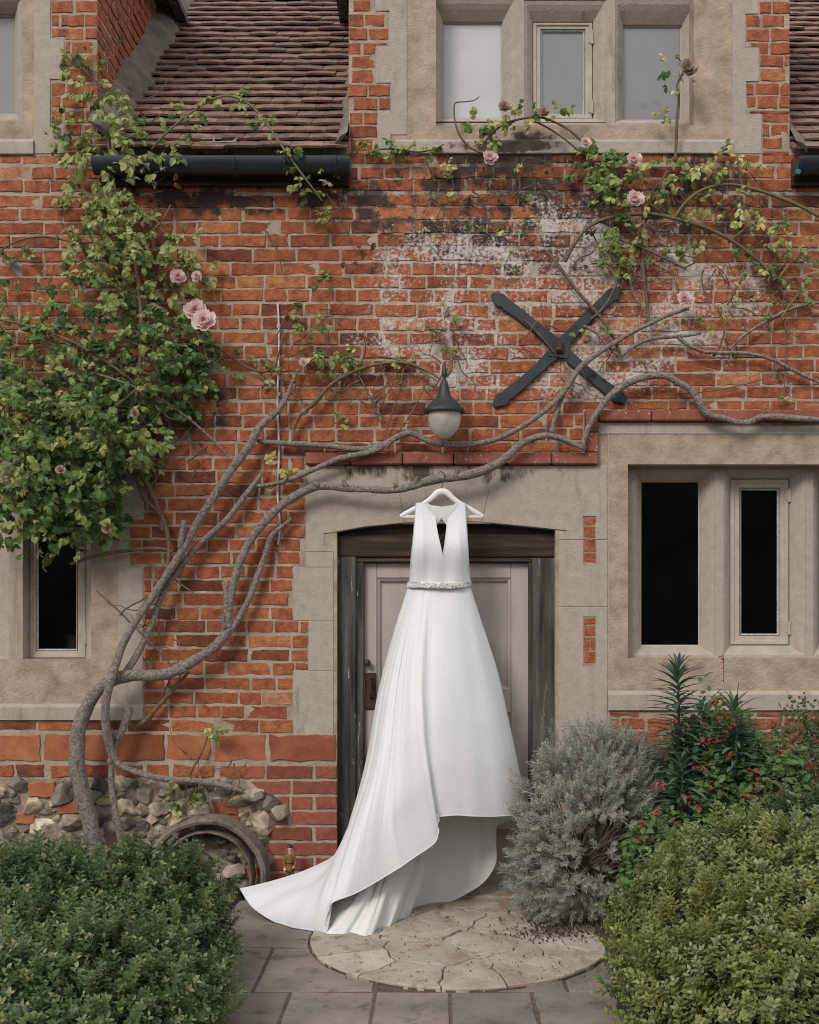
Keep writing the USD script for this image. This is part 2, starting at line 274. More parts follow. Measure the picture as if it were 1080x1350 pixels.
M['rock_tan'] = look('rock_tan', [(0.25, (0.26, 0.21, 0.165)), (0.5, (0.385, 0.33, 0.275)), (0.8, (0.50, 0.445, 0.385))], scale=5, detail=8, bump=0.7, bscale=45, bdist=0.008, rough=0.9, rand=[(0, (0.9, 0.88, 0.86)), (0.6, g3(1)), (0.9, g3(1.05)), (1, (1.25, 1.27, 1.28))],
    spots=[(4, 0.55, 0.72, (0.19, 0.115, 0.07), None, (1, 0.3, 1)), (26, 0.58, 0.68, (0.2, 0.15, 0.11)), (60, 0.66, 0.73, (0.1, 0.07, 0.05)), (4, 0.52, 0.68, (0.24, 0.165, 0.115)), (9, 0.56, 0.66, (0.17, 0.14, 0.11))])
# joints under the slabs
joint_m = look('joint', [(0.3, (0.07, 0.05, 0.036)), (0.6, (0.13, 0.095, 0.07)), (0.8, (0.18, 0.14, 0.11))], scale=40, bump=0.8, bscale=90, rough=1)
pv = part('paving', bx((-1.05, -3.2, -0.06), (1.15, -0.11, -0.006)), joint_m, kind='structure', label='grey stone paving slabs before the door', cat='paving')
CC, CR = (X(605, -0.62), -0.70), 0.655                     # the round of crazy paving before the door
def slab(poly, ztop, thick, mat, name, parent, jz=0.004, ch=0.004):
    """a flag: polygon in x, y; slightly tilted and uneven, edges chamfered"""
    poly = poly.simplify(0.002)
    if poly.is_empty or poly.area < 0.0006: return
    poly = max(getattr(poly, 'geoms', [poly]), key=lambda g: g.area)
    q = shapely.segmentize(poly, 0.07); ring_ = np.array(q.exterior.coords)[:-1]
    if not q.exterior.is_ccw: ring_ = ring_[::-1]
    c = ring_.mean(0); n_ = meshkit.noise(np.c_[ring_ * 18, np.full(len(ring_), ztop * 50)], 3) - 0.5
    d = c - ring_; d /= np.linalg.norm(d, axis=1, keepdims=True)
    ring_ = ring_ + d * (n_[:, None] * 0.006 + 0.0025)
    inn = ring_ + d * ch
    tx, ty = R.normal(0, 0.006, 2)
    zt = ztop + R.normal(0, jz * 0.5) + (inn - c) @ np.array([tx, ty])
    N = len(ring_)
    V = np.vstack([np.c_[ring_, np.full(N, ztop - thick)], np.c_[ring_, zt - ch * 0.8], np.c_[inn, zt]])
    F = []
    for i in range(N):
        j = (i + 1) % N
        F += [(i, j, N + j), (i, N + j, N + i), (N + i, N + j, 2 * N + j), (N + i, 2 * N + j, 2 * N + i)]
    vv, ff = trimesh.creation.triangulate_polygon(Polygon(inn).buffer(0) if not Polygon(inn).is_valid else Polygon(inn), engine='earcut')
    idx = [int(np.argmin(((inn - p) ** 2).sum(1))) for p in vv]
    F += [tuple(2 * N + idx[k] for k in t) for t in ff]
    m = trimesh.Trimesh(V, F, process=False); m.fix_normals()
    return part(name, m, mat, parent)
circ = Point(CC).buffer(CR, 64).intersection(sbox(-3, -3, 3, -0.105))
rows = [ground_y(y) for y in (1188, 1249, 1307, 1352, 1420, 1520, 1700)]
bond = [[(-1.02, -0.30), (-0.30, 0.5), (0.5, 1.1)], [(-1.02, X(352, -1.0)), (X(352, -1.0), X(500, -1.0)), (X(500, -1.0), 0.5), (0.5, 1.1)],
        [(-1.02, X(376, -1.5)), (X(376, -1.5), X(492, -1.5)), (X(492, -1.5), X(594, -1.5)), (X(594, -1.5), X(706, -1.5)), (X(706, -1.5), 1.1)],
        [(-1.02, -0.62), (-0.62, -0.1), (-0.1, 0.28), (0.28, 1.1)], [(-1.02, -0.4), (-0.4, 0.2), (0.2, 1.1)], [(-1.02, -0.3), (-0.3, 0.4), (0.4, 1.1)]]
hole = Point(CC).buffer(CR + 0.005, 64)
for (a, b), cells in zip(zip(rows, rows[1:]), bond):
    for x0, x1 in cells:
        slab(sbox(x0 + 0.005, min(b, a) + 0.005, x1 - 0.005, max(a, b) - 0.005).difference(hole), 0.0, 0.05, M['slab'], 'slab', pv)
# crazy paving: random cells of a coarse Voronoi diagram inside the round
rd = part('paving_round', prism(Polygon([(0, 0), (1, 0), (0, 1)]), 0, 0.001) if False else (lambda m: (m.apply_translation((0, 0, -0.05)), m)[1])(trimesh.creation.extrude_polygon(circ.buffer(-0.004), 0.052, engine='earcut')), joint_m, kind='structure', label='round of tan broken flagstones before the door', cat='paving')
rs_ = np.random.default_rng(8)
seeds = [(0.53 * math.cos(a) * q, 0.53 * math.sin(a) * q) for a, q in ((k * 2 * math.pi / 13 + rs_.normal(0, .12), rs_.uniform(.9, 1.1)) for k in range(13))] + [(-0.2, 0.1), (0.12, -0.1), (0.22, 0.2), (-0.15, -0.22), (-0.02, 0.3), (0.3, -0.28)]
mp_ = shapely.MultiPoint([(CC[0] + a, CC[1] + b) for a, b in seeds])
for cell in shapely.voronoi_polygons(mp_, extend_to=circ.buffer(1)).geoms:
    q = shapely.segmentize(cell, 0.05)
    co = np.array(q.exterior.coords); co = co + (np.stack([meshkit.noise(np.c_[co * 22, np.zeros(len(co))], 5), meshkit.noise(np.c_[co * 22, np.zeros(len(co))], 6)], 1) - 0.5) * 0.05
    q = Polygon(co).buffer(0).intersection(circ).buffer(-0.0012)
    if not q.is_empty: slab(q, 0.010, 0.05, M['rock_tan'], 'flagstone', rd, jz=0.0035)
# door step
part('door_step', cbox((X(438), -0.105, -0.05), (X(738), 0.14, 0.022), 0.01), M['rock_tan'], kind='structure', label='worn stone threshold under the panelled door', cat='step')
# soil banked against the wall
def mound(x0, x1, y0, y1, h, name, label, n=(60, 40), seed=1):
    gx, gy = np.meshgrid(np.linspace(x0, x1, n[0]), np.linspace(y0, y1, n[1]), indexing='ij')
    e = np.clip(np.minimum(np.minimum((gx - x0) / .16, (x1 - gx) / .10), np.minimum((gy - y0) / .2, 1)), 0, 1); e = e * e * (3 - 2 * e)
    gz = -0.066 + (h + 0.066) * e + (meshkit.fbm(np.stack([gx * 14, gy * 14, gx * 0], -1), 4, seed) - 0.5) * 0.07 * (e > 0.02)
    i, j = np.meshgrid(np.arange(n[0] - 1), np.arange(n[1] - 1), indexing='ij'); a = i * n[1] + j
    f = np.stack([a, a + n[1], a + n[1] + 1, a + 1], -1).reshape(-1, 4)
    return part(name, (np.stack([gx, gy, gz], -1).reshape(-1, 3), f), gm, kind='structure', label=label, cat='soil', smooth=True)
mound(-2.6, X(322, -0.3), -2.6, 0.02, 0.05, 'soil_bed', 'bank of brown soil beside the flint plinth')
mound(X(735, -0.3), 2.6, -2.6, 0.02, 0.03, 'soil_bed', 'bank of brown soil below the right window', seed=4)

# ------------------------------------------------------------------ the house
house = thing('brick_house', 'old red brick cottage with mullioned stone windows and a weathered timber-framed door', 'house')
def U(poly): return unary_union(poly)
# stone areas in photo pixels (straight on, so these are the facade's own measures at S pixels per metre)
A_UL = Polygon([(-200, -175), (67, -175), (67, 50), (85, 50), (85, 105), (67, 105), (67, 165), (85, 165), (85, 204), (-200, 204)])
A_UR = Polygon([(495, -175), (495, 15), (513, 15), (513, 60), (496, 60), (496, 110), (515, 110), (515, 146), (498, 146), (498, 203), (1004, 203), (1004, 150), (984, 150), (984, 108), (1001, 108), (1001, 63), (983, 63), (983, 19), (1000, 19), (1000, -175)])
A_LL = Polygon([(-200, 560), (189, 560), (189, 685), (171, 685), (171, 748), (189, 748), (189, 950), (-200, 950)])
A_D = Polygon([(403, 613), (403, 748), (387, 748), (387, 818), (407, 818), (407, 884), (387, 884), (387, 970), (440, 970), (440, 1200), (736, 1200), (803, 1200), (803, 613)])
A_LR = Polygon([(789, 556), (1290, 556), (1290, 938), (803, 938), (803, 700), (789, 700)])
DRIP = Polygon([(403, 597), (770, 597), (770, 541), (1290, 541), (1290, 557), (789, 557), (789, 614), (403, 614)])
DOORHOLE = Polygon([(436, 700), (480, 693), (540, 688), (585, 686), (640, 688), (700, 694), (738, 700), (737, 1200), (436, 1200)])
STONES = U([A_UL, A_UR, A_LL, A_D, A_LR])
WALL = U([sbox(-180, 191, 1270, 1192), sbox(-180, -175, 128, 205), sbox(460, -175, 1041, 205)])
# openings through the wall behind each window's lights
HOLES = [sbox(-60, -60, 30, 160), sbox(575, -120, 915, 165), sbox(-140, 640, 120, 870), sbox(828, 612, 1240, 868), sbox(444.2, 690, 732.5, 1200)]
def m_(poly):  # photo pixels -> metres (x, z)
    return affinity.affine_transform(poly, [1 / S, 0, 0, -1 / S, -CX / S, EYE + CY / S])
core = m_(WALL.difference(U(HOLES)))
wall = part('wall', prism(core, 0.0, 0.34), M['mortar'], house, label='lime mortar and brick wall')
bricks = []                                                # (visible area, mesh, material, parent, name)
def ragged(poly, amp=0.7, seg=9):
    q = shapely.segmentize(poly, seg); co = np.array(q.exterior.coords)[:-1]
    if not q.exterior.is_ccw: co = co[::-1]
    return co + R.normal(0, amp, co.shape)
def relief(co, y0, y1, ch, tilt=0.0):
    """polygon outline (metres, x z) as a block: back at y0, face at y1 (nearer the viewer), chamfered and a little hollow"""
    N = len(co); c = co.mean(0)
    pg = Polygon(co).buffer(0)
    d = c - co; L = np.linalg.norm(d, axis=1, keepdims=True); inn = co + d / L * np.minimum(ch, L * 0.4)
    f = y1 + (inn - c) @ np.array([R.normal(0, tilt), R.normal(0, tilt)]) + R.normal(0, 0.0007, N)
    V = np.vstack([np.c_[co[:, 0], np.full(N, y0), co[:, 1]], np.c_[co[:, 0], y1 + ch * 0.7 + 0 * f, co[:, 1]], np.c_[inn[:, 0], f, inn[:, 1]], [[c[0], f.mean() + R.normal(0, 0.001), c[1]]]])
    i = np.arange(N); j = (i + 1) % N
    F = np.vstack([np.c_[i, j, N + j], np.c_[i, N + j, N + i], np.c_[N + i, N + j, 2 * N + j], np.c_[N + i, 2 * N + j, 2 * N + i], np.c_[2 * N + i, 2 * N + j, np.full(N, 3 * N)]])
    return (V, F)
PLINTH = Polygon([(-180, 1026), (300, 1026), (345, 1046), (372, 1060), (352, 1100), (358, 1192), (-180, 1192)])
NEWB = Polygon([(300, 1008), (446, 1008), (446, 1192), (358, 1192), (352, 1100), (372, 1060), (345, 1046), (330, 1030), (300, 1026)])
allowed = WALL.difference(U([STONES, DRIP, sbox(-180, 968, 446, 1192), sbox(128, 150, 460, 203), sbox(1041, 150, 1290, 203)]).buffer(1.5))
allowed = allowed.intersection(sbox(-180, -175, 1270, 1192))
def add_brick(poly_px, mat, depth, name='brick', parent=None, amp=0.5, ch=0.0032, vis=1.0, seg=9):
    for g in getattr(poly_px, 'geoms', [poly_px]):
        if g.geom_type != 'Polygon' or g.area < 26: continue
        if g.bounds[2] - g.bounds[0] < 5 or g.bounds[3] - g.bounds[1] < 4.5: continue
        for am in (amp, amp * .5, amp * .25, 0.0):
            co = ragged(g if am else g.buffer(-.01), am, seg); co = np.c_[(co[:, 0] - CX) / S, EYE + (CY - co[:, 1]) / S][::-1]
            if Polygon(co).is_valid: break
        x0, y0, x1, y1 = g.bounds; ins = vis * max(0, min(x1, 1080) - max(x0, 0)) / (x1 - x0) * (y1 > 0)
        bricks.append((g.area * ins, relief(co, 0.02, -depth, ch, 0.012), mat, parent or wall, name))
PITCH = 18.2
HID = U([Point(100, 520).buffer(150), Point(140, 250).buffer(70)])     # behind thick foliage: these bricks hardly show
row = 0; y = 300 - 9.1 - PITCH * 25
while y < 1180:
    h = PITCH - 3.3
    x = -190 + R.uniform(-30, 0); k = row % 2
    wob = R.normal(0, 0.5)
    while x < 1280:
        st = (R.random() < (0.5 if k else 0.36)); w = R.normal(55, 3) if st else R.normal(29, 3)
        j = R.uniform(2.2, 4.2)
        yo = y + wob + 1.2 * math.sin(x / 170 + row * 0.3)
        b = sbox(x, yo + 2, x + w, yo + 2 + h + R.normal(0, 0.5)).intersection(allowed)
        if not b.is_empty:
            vis = 0.2 if HID.contains(b.centroid) else 1.0
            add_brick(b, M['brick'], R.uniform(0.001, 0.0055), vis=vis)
        x += w + j
    y += PITCH; row += 1
# course of big terracotta blocks and the thin courses above and below it
for (ya, yb, wl, mat) in ((969, 1003, (55, 95), 'block'), (1009, 1024, (24, 60), 'brick')):
    x = -185.0
    while x < 446:
        w = R.uniform(*wl); e = min(x + w, 445)
        if not (mat == 'brick' and x > 300) and e - x > 8:
            b = sbox(x, ya + R.normal(0, 0.6), e, yb + R.normal(0, 0.6))
            add_brick(b, M[mat], R.uniform(0.003, 0.008), 'terracotta_block' if mat == 'block' else 'brick', amp=0.9, seg=14)
        x += w + R.uniform(4, 8)
# newer brickwork by the door post
k = 0; y = 1010.0
while y < 1188:
    xs = [(207 / 3.6 + 300, 402 / 3.6 + 300), (420 / 3.6 + 300, 444.5)] if k % 2 == 0 else [(306, 382), (386, 444.5)]
    xs = [(352 - 60, 348), (352, 411.5), (416, 444.5)] if k % 4 == 0 else [(330, 382), (386, 444.5)] if k % 4 == 1 else [(350, 381), (385, 412), (417, 444.5)] if k % 4 == 2 else [(325, 380), (384.5, 444.5)]
    for a, b in xs:
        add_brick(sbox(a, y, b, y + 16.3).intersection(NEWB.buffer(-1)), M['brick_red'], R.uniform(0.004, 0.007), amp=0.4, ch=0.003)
    y += 20.2; k += 1
# two slots of stacked brick pieces in the stone pier
for y0, hs in ((682, (11, 16, 19, 14)), (814, (10, 15, 19, 17))):
    yy = y0 + 1
    for h in hs:
        if R.random() < 0.45: cuts = [(770.5, 777.5), (779, 784.5)]
        else: cuts = [(770.5, 784.5)]
        for a, b in cuts:
            co = ragged(sbox(a, yy, b, yy + h - 2.2), 0.4, 8); co = np.c_[(co[:, 0] - CX) / S, EYE + (CY - co[:, 1]) / S][::-1]
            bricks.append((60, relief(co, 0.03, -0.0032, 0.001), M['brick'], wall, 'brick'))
        yy += h
# ------------------------------------------------------------------ stone dressings, each block with its own edges
def stone_block(poly_px, face, mat, parent, name='stone_block', back=0.2, ch=0.0025, gap=0.4):
    q = poly_px.buffer(-gap, join_style=2)
    for g in getattr(q, 'geoms', [q]):
        if g.is_empty or g.area < 10: continue
        mg = m_(g)
        inner = mg.buffer(-ch, join_style=2)
        body = prism(mg, face + ch, back)
        try:
            cap = prism(inner, face, face + ch + 0.001)
            # sloping chamfer strip between the two outlines
            o = np.array(mg.exterior.coords)[:-1]; i_ = np.array([inner.exterior.interpolate(inner.exterior.project(Point(p))).coords[0] for p in o])
            N = len(o); V = np.vstack([np.c_[o[:, 0], np.full(N, face + ch), o[:, 1]], np.c_[i_[:, 0], np.full(N, face), i_[:, 1]]]); a = np.arange(N); b = (a + 1) % N
            strip = (V, np.vstack([np.c_[a, b, N + b], np.c_[a, N + b, N + a]]))
            m = join([body, cap, strip])
        except Exception:
            m = body
        part(name, m, mat, parent)
SLOTS = U([sbox(769.5, 681.5, 785.5, 744.5), sbox(769.5, 813.5, 785.5, 878.5)])

# door surround
ds = part('door_surround', prism(m_(A_D.difference(DOORHOLE).difference(SLOTS).difference(sbox(801, 600, 810, 940)).buffer(-2)), 0.012, 0.15), M['mortar'], house, label='buff stone door surround with a shallow arch')
ARCH = A_D.difference(DOORHOLE)
def arch_y(x): return float(np.interp(x, [436, 480, 540, 585, 640, 700, 738], [704, 695, 689, 687, 689, 695, 701]))
key = Polygon([(521, 613.5), (651, 613.5), (636, arch_y(636)), (586, 687), (534, arch_y(534))])
lef = Polygon([(403.5, 613.5), (521, 613.5), (534, arch_y(534)), (480, 695), (436, 703), (428, 704), (428, 718), (436, 724), (441, 728), (403.5, 728)])
rig = Polygon([(651, 613.5), (801, 613.5), (801, 712), (737, 712), (737, 702), (745, 700), (700, arch_y(700)), (636, arch_y(636))])
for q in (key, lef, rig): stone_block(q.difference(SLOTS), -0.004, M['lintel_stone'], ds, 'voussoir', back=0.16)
ys = [728, 748, 818, 884, 970]
for (a, b, x0) in ((728, 748, 403), (748, 818, 387), (818, 884, 407), (884, 970, 387)):
    stone_block(sbox(x0, a, 440, b), -0.004, M['stone'], ds, 'jamb_stone', back=0.16, gap=0.12)
for (a, b) in ((712, 800), (800, 958), (958, 1196)):
    stone_block(sbox(736.5, a, 801, b).difference(SLOTS), -0.004, M['stone'], ds, 'jamb_stone', back=0.16, gap=0.12)
# terracotta drip course stepping over door and window
dm = part('drip_course', prism(m_(DRIP.buffer(-0.8)), 0.0, 0.05), M['mortar'], house, label='lichened red drip course over door and window')
segs = [(a, 597.5, b, 613) for a, b in zip([403.5, 462, 531, 598, 668, 727][:-1], [462, 531, 598, 668, 727])] + [(727, 597.5, 788.5, 613), (771, 571, 788.5, 597), (771, 541, 788.5, 571)]
xs = 789.0
while xs < 1285:
    w = R.uniform(60, 80); segs.append((xs, 541.5, min(xs + w, 1288), 556)); xs += w
for a, b, c, d in segs:
    p0, p1 = (X(a + 0.6), -0.032 - R.uniform(0, .004), Z(d)), (X(c - 0.6), 0.03, Z(b))
    q = cbox(p0, p1, 0.006)
    part('drip_tile', q, M['drip'], dm)

def rect_m(x0, y0, x1, y1, yd=0.0): return (X(x0, yd), Z(y1, yd), X(x1, yd), Z(y0, yd))
def stone_window(label, outer, mould, face_y, lights, casement, sill, mat, glass_d, pane_looks=None, quoin=None, seed=0, head_drop=0.0):
    """outer: stone area polygon (px); mould: px rect where the frame steps back; lights: list of (outer rect, glass rect) px as seen; casement: indexes with an iron casement"""
    w = part('window', prism(m_(U([outer]).difference(sbox(mould[0] - 1, mould[1] - 1, mould[2] + 1, mould[3] + 1)).difference(sbox(sill[0] - 3, sill[1] - 1, sill[2] + 3, 2000)) if False else outer.difference(sbox(*mould)).buffer(-1.5)), 0.01, 0.2), M['mortar'], house, label=label)
    fd = face_y
    mo = rect_m(*mould); mi = rect_m(mould[0] + 14, mould[1] + 15, mould[2] - 14, mould[3] - 1)
    return w, mo, mi

def cavetto(y0, y1, n=5):
    return [(f, y0 + (y1 - y0) * (1 - math.cos(f * math.pi / 2)) ** 0.8) for f in np.linspace(0, 1, n)]
def build_window(label, flush, mould, fd, lights, casements, gd, mat, sill, pane_looks=(), shift_m=(13, 14, 13, 0)):
    """flush: list of px polygons of flush stones; mould: px rect (wall plane) of the stepped frame; fd: depth of the frame's face;
    lights: [(outer px rect as seen at fd, glass px rect as seen at gd)]; sill: (x0, x1, y_top, y_edge, y_bottom) px"""
    w = part('window', prism(m_(U(flush).buffer(-2)), 0.02, 0.2), M['mortar'], house, label=label)
    for q in flush: stone_block(q, -0.004, mat, w, 'jamb_stone', back=0.2, gap=0.12)
    x0, y0, x1, y1 = mould; l, t, r, b = shift_m
    ro = rect_m(x0, y0, x1, y1); ri = rect_m(x0 + l, y0 + t, x1 - r, y1 - b)
    prof = [(0, 0.2), (0, 0.0)] + [(f, y) for f, y in cavetto(0.004, fd)] + [(1, 0.22)]
    part('moulding', ring(ro, ri, prof), mat, w)
    face = sbox(*[v + e for v, e in zip((ri[0], ri[1], ri[2], ri[3]), (-.004, -.004, .004, .004))])
    holes = [sbox(*rect_m(*lo, fd)) for lo, _ in lights]
    # mullions, head, sill face: cut the pierced face into its stones
    xs = sorted((h.bounds[0], h.bounds[2]) for h in holes); zt, zb = max(h.bounds[3] for h in holes), min(h.bounds[1] for h in holes)
    part('window_head', prism(sbox(face.bounds[0], zt, face.bounds[2], face.bounds[3]), fd, fd + 0.12), mat, w)
    part('window_foot', prism(sbox(face.bounds[0], face.bounds[1], face.bounds[2], zb), fd, fd + 0.12), mat, w)
    ed = [face.bounds[0]] + [v for p in xs for v in p] + [face.bounds[2]]
    for i in range(0, len(ed), 2):
        if ed[i + 1] - ed[i] > 0.004: part('mullion', prism(sbox(ed[i], zb + 0.0003, ed[i + 1], zt - 0.0003), fd, fd + 0.12), mat, w)
    for i, ((lo, gl), hole) in enumerate(zip(lights, holes)):
        o = hole.bounds; g = rect_m(*gl, gd)
        prof = [(0, fd + 0.1), (0, fd)] + cavetto(fd + 0.002, gd - 0.012) + [(1, gd - 0.012), (1, gd + 0.04)]
        if i in casements:
            ins = casements[i]; cf = rect_m(*ins['frame'], gd - 0.02)
            prof = [(0, fd + 0.1), (0, fd)] + cavetto(fd + 0.002, gd - 0.024) + [(1, gd + 0.04)]
            part('light_surround', ring(o, cf, prof), mat, w)
            ci = rect_m(*ins['pane'], gd)
            part('casement', ring(cf, ci, [(0, gd + 0.03), (0.06, gd - 0.018), (0.14, gd - 0.022), (0.40, gd - 0.022), (0.48, gd - 0.014), (0.86, gd - 0.014), (0.90, gd - 0.004), (1, gd + 0.002), (1, gd + 0.02)]), M['white_frame'], w)
            cp = 0.006; co_ = (ci[0] - .001, ci[1] - .001, ci[2] + .001, ci[3] + .001)
            part('putty', ring(co_, (ci[0] + cp, ci[1] + cp, ci[2] - cp, ci[3] - cp), [(0, gd - 0.008), (0.5, gd - 0.006), (1, gd + 0.001)]), M['putty'], w)
            for hz in ins.get('hinges', ()):
                hx, hy = hz; p = P(hx, hy, gd - 0.03)
                part('hinge', join([cbox(p + (-0.013, 0.004, -0.026), p + (0.013, 0.014, 0.026), 0.002), tube([p + (0.004, 0, -0.034), p + (0.004, 0, 0.034)], 0.0075, 10, 2)]), M['white_frame'], w)
            g = ci
        else:
            part('light_surround', ring(o, g, prof), mat, w)
            part('putty', ring((g[0] - .001, g[1] - .001, g[2] + .001, g[3] + .001), (g[0] + .007, g[1] + .007, g[2] - .007, g[3] - .007), [(0, gd - 0.003), (1, gd + 0.003)]), M['white_frame'], w)
        part('pane', bx((g[0] - .004, gd + 0.006, g[1] - .004), (g[2] + .004, gd + 0.010, g[3] + .004)), M[dict(pane_looks).get(i, 'glass')], w)  # clear glass by default
    # dark room behind
    rx0, rz0, rx1, rz1 = ri[0] - 0.05, ri[1] - 0.05, ri[2] + 0.05, ri[3] + 0.05
    rm = trimesh.creation.box(extents=(rx1 - rx0, 1.2, rz1 - rz0)); rm.apply_translation(((rx0 + rx1) / 2, 0.341 + 0.6, (rz0 + rz1) / 2))
    keep = ~((np.abs(rm.face_normals @ [0, -1, 0] - 1)) < 1e-3)
    part('room', (rm.vertices, rm.faces[keep][:, ::-1]), M['interior'], w)
    sx0, sx1, yt, ye, yb = sill
    zt_, ze, zb_ = Z(yt, fd), Z(ye, -0.014), Z(yb, -0.014)
    prof = np.array([(fd + 0.03, zt_), (fd, zt_), (-0.010, ze + 0.006), (-0.016, ze - 0.003), (-0.016, zb_ + 0.003), (-0.012, zb_), (fd + 0.03, zb_)])
    xs0, xs1 = X(sx0), X(sx1); N = len(prof)
    V = np.vstack([np.c_[np.full(N, xs0), prof], np.c_[np.full(N, xs1), prof]]); a = np.arange(N); b_ = (a + 1) % N
    F = np.vstack([np.c_[a, b_, N + b_], np.c_[a, N + b_, N + a]]); c0 = [(0, i + 1, i) for i in range(1, N - 1)]; c1 = [(N, N + i, N + i + 1) for i in range(1, N - 1)]
    mm_ = trimesh.Trimesh(V, np.vstack([F, c0, c1]), process=False); mm_.fix_normals()
    part('sill', mm_, mat, w)
    return w

build_window('lower right mullioned stone window with dark panes', [sbox(789, 557, 1288, 572.5), sbox(801.5, 572.5, 803, 936), sbox(1270, 572.5, 1288, 936)], (803, 573, 1270, 888), 0.09,
    [((835, 618, 942, 864), (844, 634, 922.6, 852)), ((954, 618, 1062, 864), (964, 632, 1041, 849)), ((1072, 618, 1178, 864), (1078, 634, 1158, 852)), ((1190, 618, 1250, 864), (1194, 634, 1234, 852))],
    {1: {'frame': (962, 631, 1041, 851), 'pane': (976, 645, 1026, 837), 'hinges': [(1040, 653), (1040, 828)]}}, 0.175, M['stone'], (801.5, 1288, 888, 915, 937))
build_window('lower left mullioned stone window half hidden by roses', [Polygon([(156, 571), (189, 571), (189, 685), (171, 685), (171, 748), (189, 748), (189, 930), (156, 930)]), sbox(-200, 560, 189, 571)], (-190, 571, 156, 905), 0.09,
    [((-95, 634, 12, 876), (-88, 650, -4, 868)), ((30, 634, 121, 876), (38, 646, 116, 868))],
    {1: {'frame': (38, 646, 114, 868), 'pane': (49.5, 660, 102, 857), 'hinges': [(112, 840)]}}, 0.175, M['stone'], (-200, 189, 905, 932, 950))
build_window('upper right mullioned stone window with pale panes', [Polygon([(495, -175), (495, 15), (513, 15), (513, 60), (496, 60), (496, 110), (515, 110), (515, 146), (498, 146), (498, 203), (516, 203), (516, 178), (537, 178), (537, -175)]),
    Polygon([(1000, -175), (1000, 19), (983, 19), (983, 63), (1001, 63), (1001, 108), (984, 108), (984, 150), (1004, 150), (1004, 203), (966, 203), (966, -175)]), sbox(537, -175, 966, -48)], (537, -48, 966, 176), 0.07,
    [((571, -2, 679, 160), (584, 30, 662, 157)), ((691, 0, 799, 161), (702, 30, 782, 158)), ((811, -2, 919, 162), (821, 34, 899, 159))],
    {1: {'frame': (702, 29, 782, 157), 'pane': (714, 41, 770, 152), 'hinges': [(780, 49), (780, 141)]}}, 0.155, M['stone_lichen'], (518, 966, 176, 186, 202), pane_looks=((0, 'pale_pane'), (1, 'grey_pane'), (2, 'grey_pane')), shift_m=(13, 14, 17, 0))
build_window('upper left stone window at the edge of the dormer', [Polygon([(67, -175), (67, 50), (85, 50), (85, 105), (67, 105), (67, 165), (85, 165), (85, 203), (45, 203), (45, -175)])], (-160, -60, 45.5, 172), 0.07,
    [((-100, -2, 28, 158), (-90, 20, 21, 151))], {}, 0.155, M['stone'], (-200, 45, 172, 186, 203), pane_looks=((0, 'grey_pane'),), shift_m=(13, 14, 9, 0))

# ------------------------------------------------------------------ door and its oak frame
df = part('door_frame', prism(pxpoly([(438, 704), (480, 694), (540, 688), (588, 685), (640, 688), (700, 694), (737, 702), (737, 712), (438, 712)], 0.06), 0.068, 0.16), M['dark_wood_h'], house, label='black weathered oak door frame with flaking paint')
def wob_post(x0, x1, y0, y1, yd, back, mat, name, parent, ch=0.008):
    return part(name, cbox((X(x0, yd), yd, Z(y1, yd)), (X(x1, yd), back, Z(y0, yd)), ch), mat, parent)
wob_post(444, 470, 703, 1178, 0.050, 0.15, M['dark_wood'], 'frame_post', df)
wob_post(470.3, 479.5, 741, 1178, 0.062, 0.15, M['dark_wood'], 'frame_bead', df, 0.004)
wob_post(701.5, 733, 735, 1178, 0.050, 0.15, M['dark_wood'], 'frame_post', df)
wob_post(697, 701.2, 741, 1178, 0.062, 0.15, M['dark_wood'], 'frame_bead', df, 0.003)
wob_post(444.5, 733, 704, 734.5, 0.044, 0.15, M['dark_wood_h'], 'frame_lintel', df, 0.008)
wob_post(470.3, 701.2, 734.8, 741, 0.058, 0.15, M['dark_wood_h'], 'frame_bead', df, 0.004)
DY = 0.095
door = part('door', bx((X(479, DY), DY + 0.026, Z(1178, DY)), (X(698, DY), DY + 0.05, Z(741.5, DY))), M['door'], house, label='faded mauve panelled door')
def dpiece(name, x0, y0, x1, y1, d=0.0, ch=0.003, mat=None): return part(name, cbox((X(x0, DY), DY + d, Z(y1, DY)), (X(x1, DY), DY + 0.03, Z(y0, DY)), ch), mat or M['door'], door)
dpiece('stile', 480, 742, 497, 1171); dpiece('stile', 674, 742, 698, 1171); dpiece('stile', 577, 742.5, 601, 1171)
for (a, b) in ((742, 762), (911, 940), (1087, 1094), (1146, 1171)):
    dpiece('rail', 497.3, a, 576.7, b); dpiece('rail', 601.3, a, 673.7, b)
for (x0, x1) in ((497.5, 576.5), (601.5, 673.5)):
    for (a, b) in ((762.5, 910.5), (940.5, 1086.5), (1094.5, 1145.5)):
        q0, q1 = rect_m(x0, a, x1, b, DY), rect_m(x0 + 5, a + 5, x1 - 5, b - 5, DY)
        part('panel_moulding', ring(q0, q1, [(0, DY + 0.004), (0.3, DY + 0.007), (0.6, DY + 0.010), (1, DY + 0.022), (1, DY + 0.03)]), M['door'], door)
dpiece('weather_bar', 480, 1171, 698, 1178, d=-0.03, ch=0.006)
part('door_knob', lathe([(0, 0.0), (0.009, 0), (0.011, 0.012), (0.017, 0.02), (0.018, 0.028), (0.012, 0.036), (0, 0.038)], 16), M['rust'], door) if False else None
kp = P(485, 873, DY)
part('door_knob', join([tube([kp + (0, 0.002, 0), kp + (0, -0.018, 0)], 0.008, 10, 3), trimesh.creation.icosphere(2, 0.017).apply_translation(kp + (0, -0.03, 0))]), M['iron'], door, smooth=40)
lk = part('lock_plate', cbox(P(482, 935, DY) + (0, -0.010, 0), P(496, 887, DY) + (0, 0.001, 0), 0.003), M['rust'], door)
kp = P(489, 905, DY)
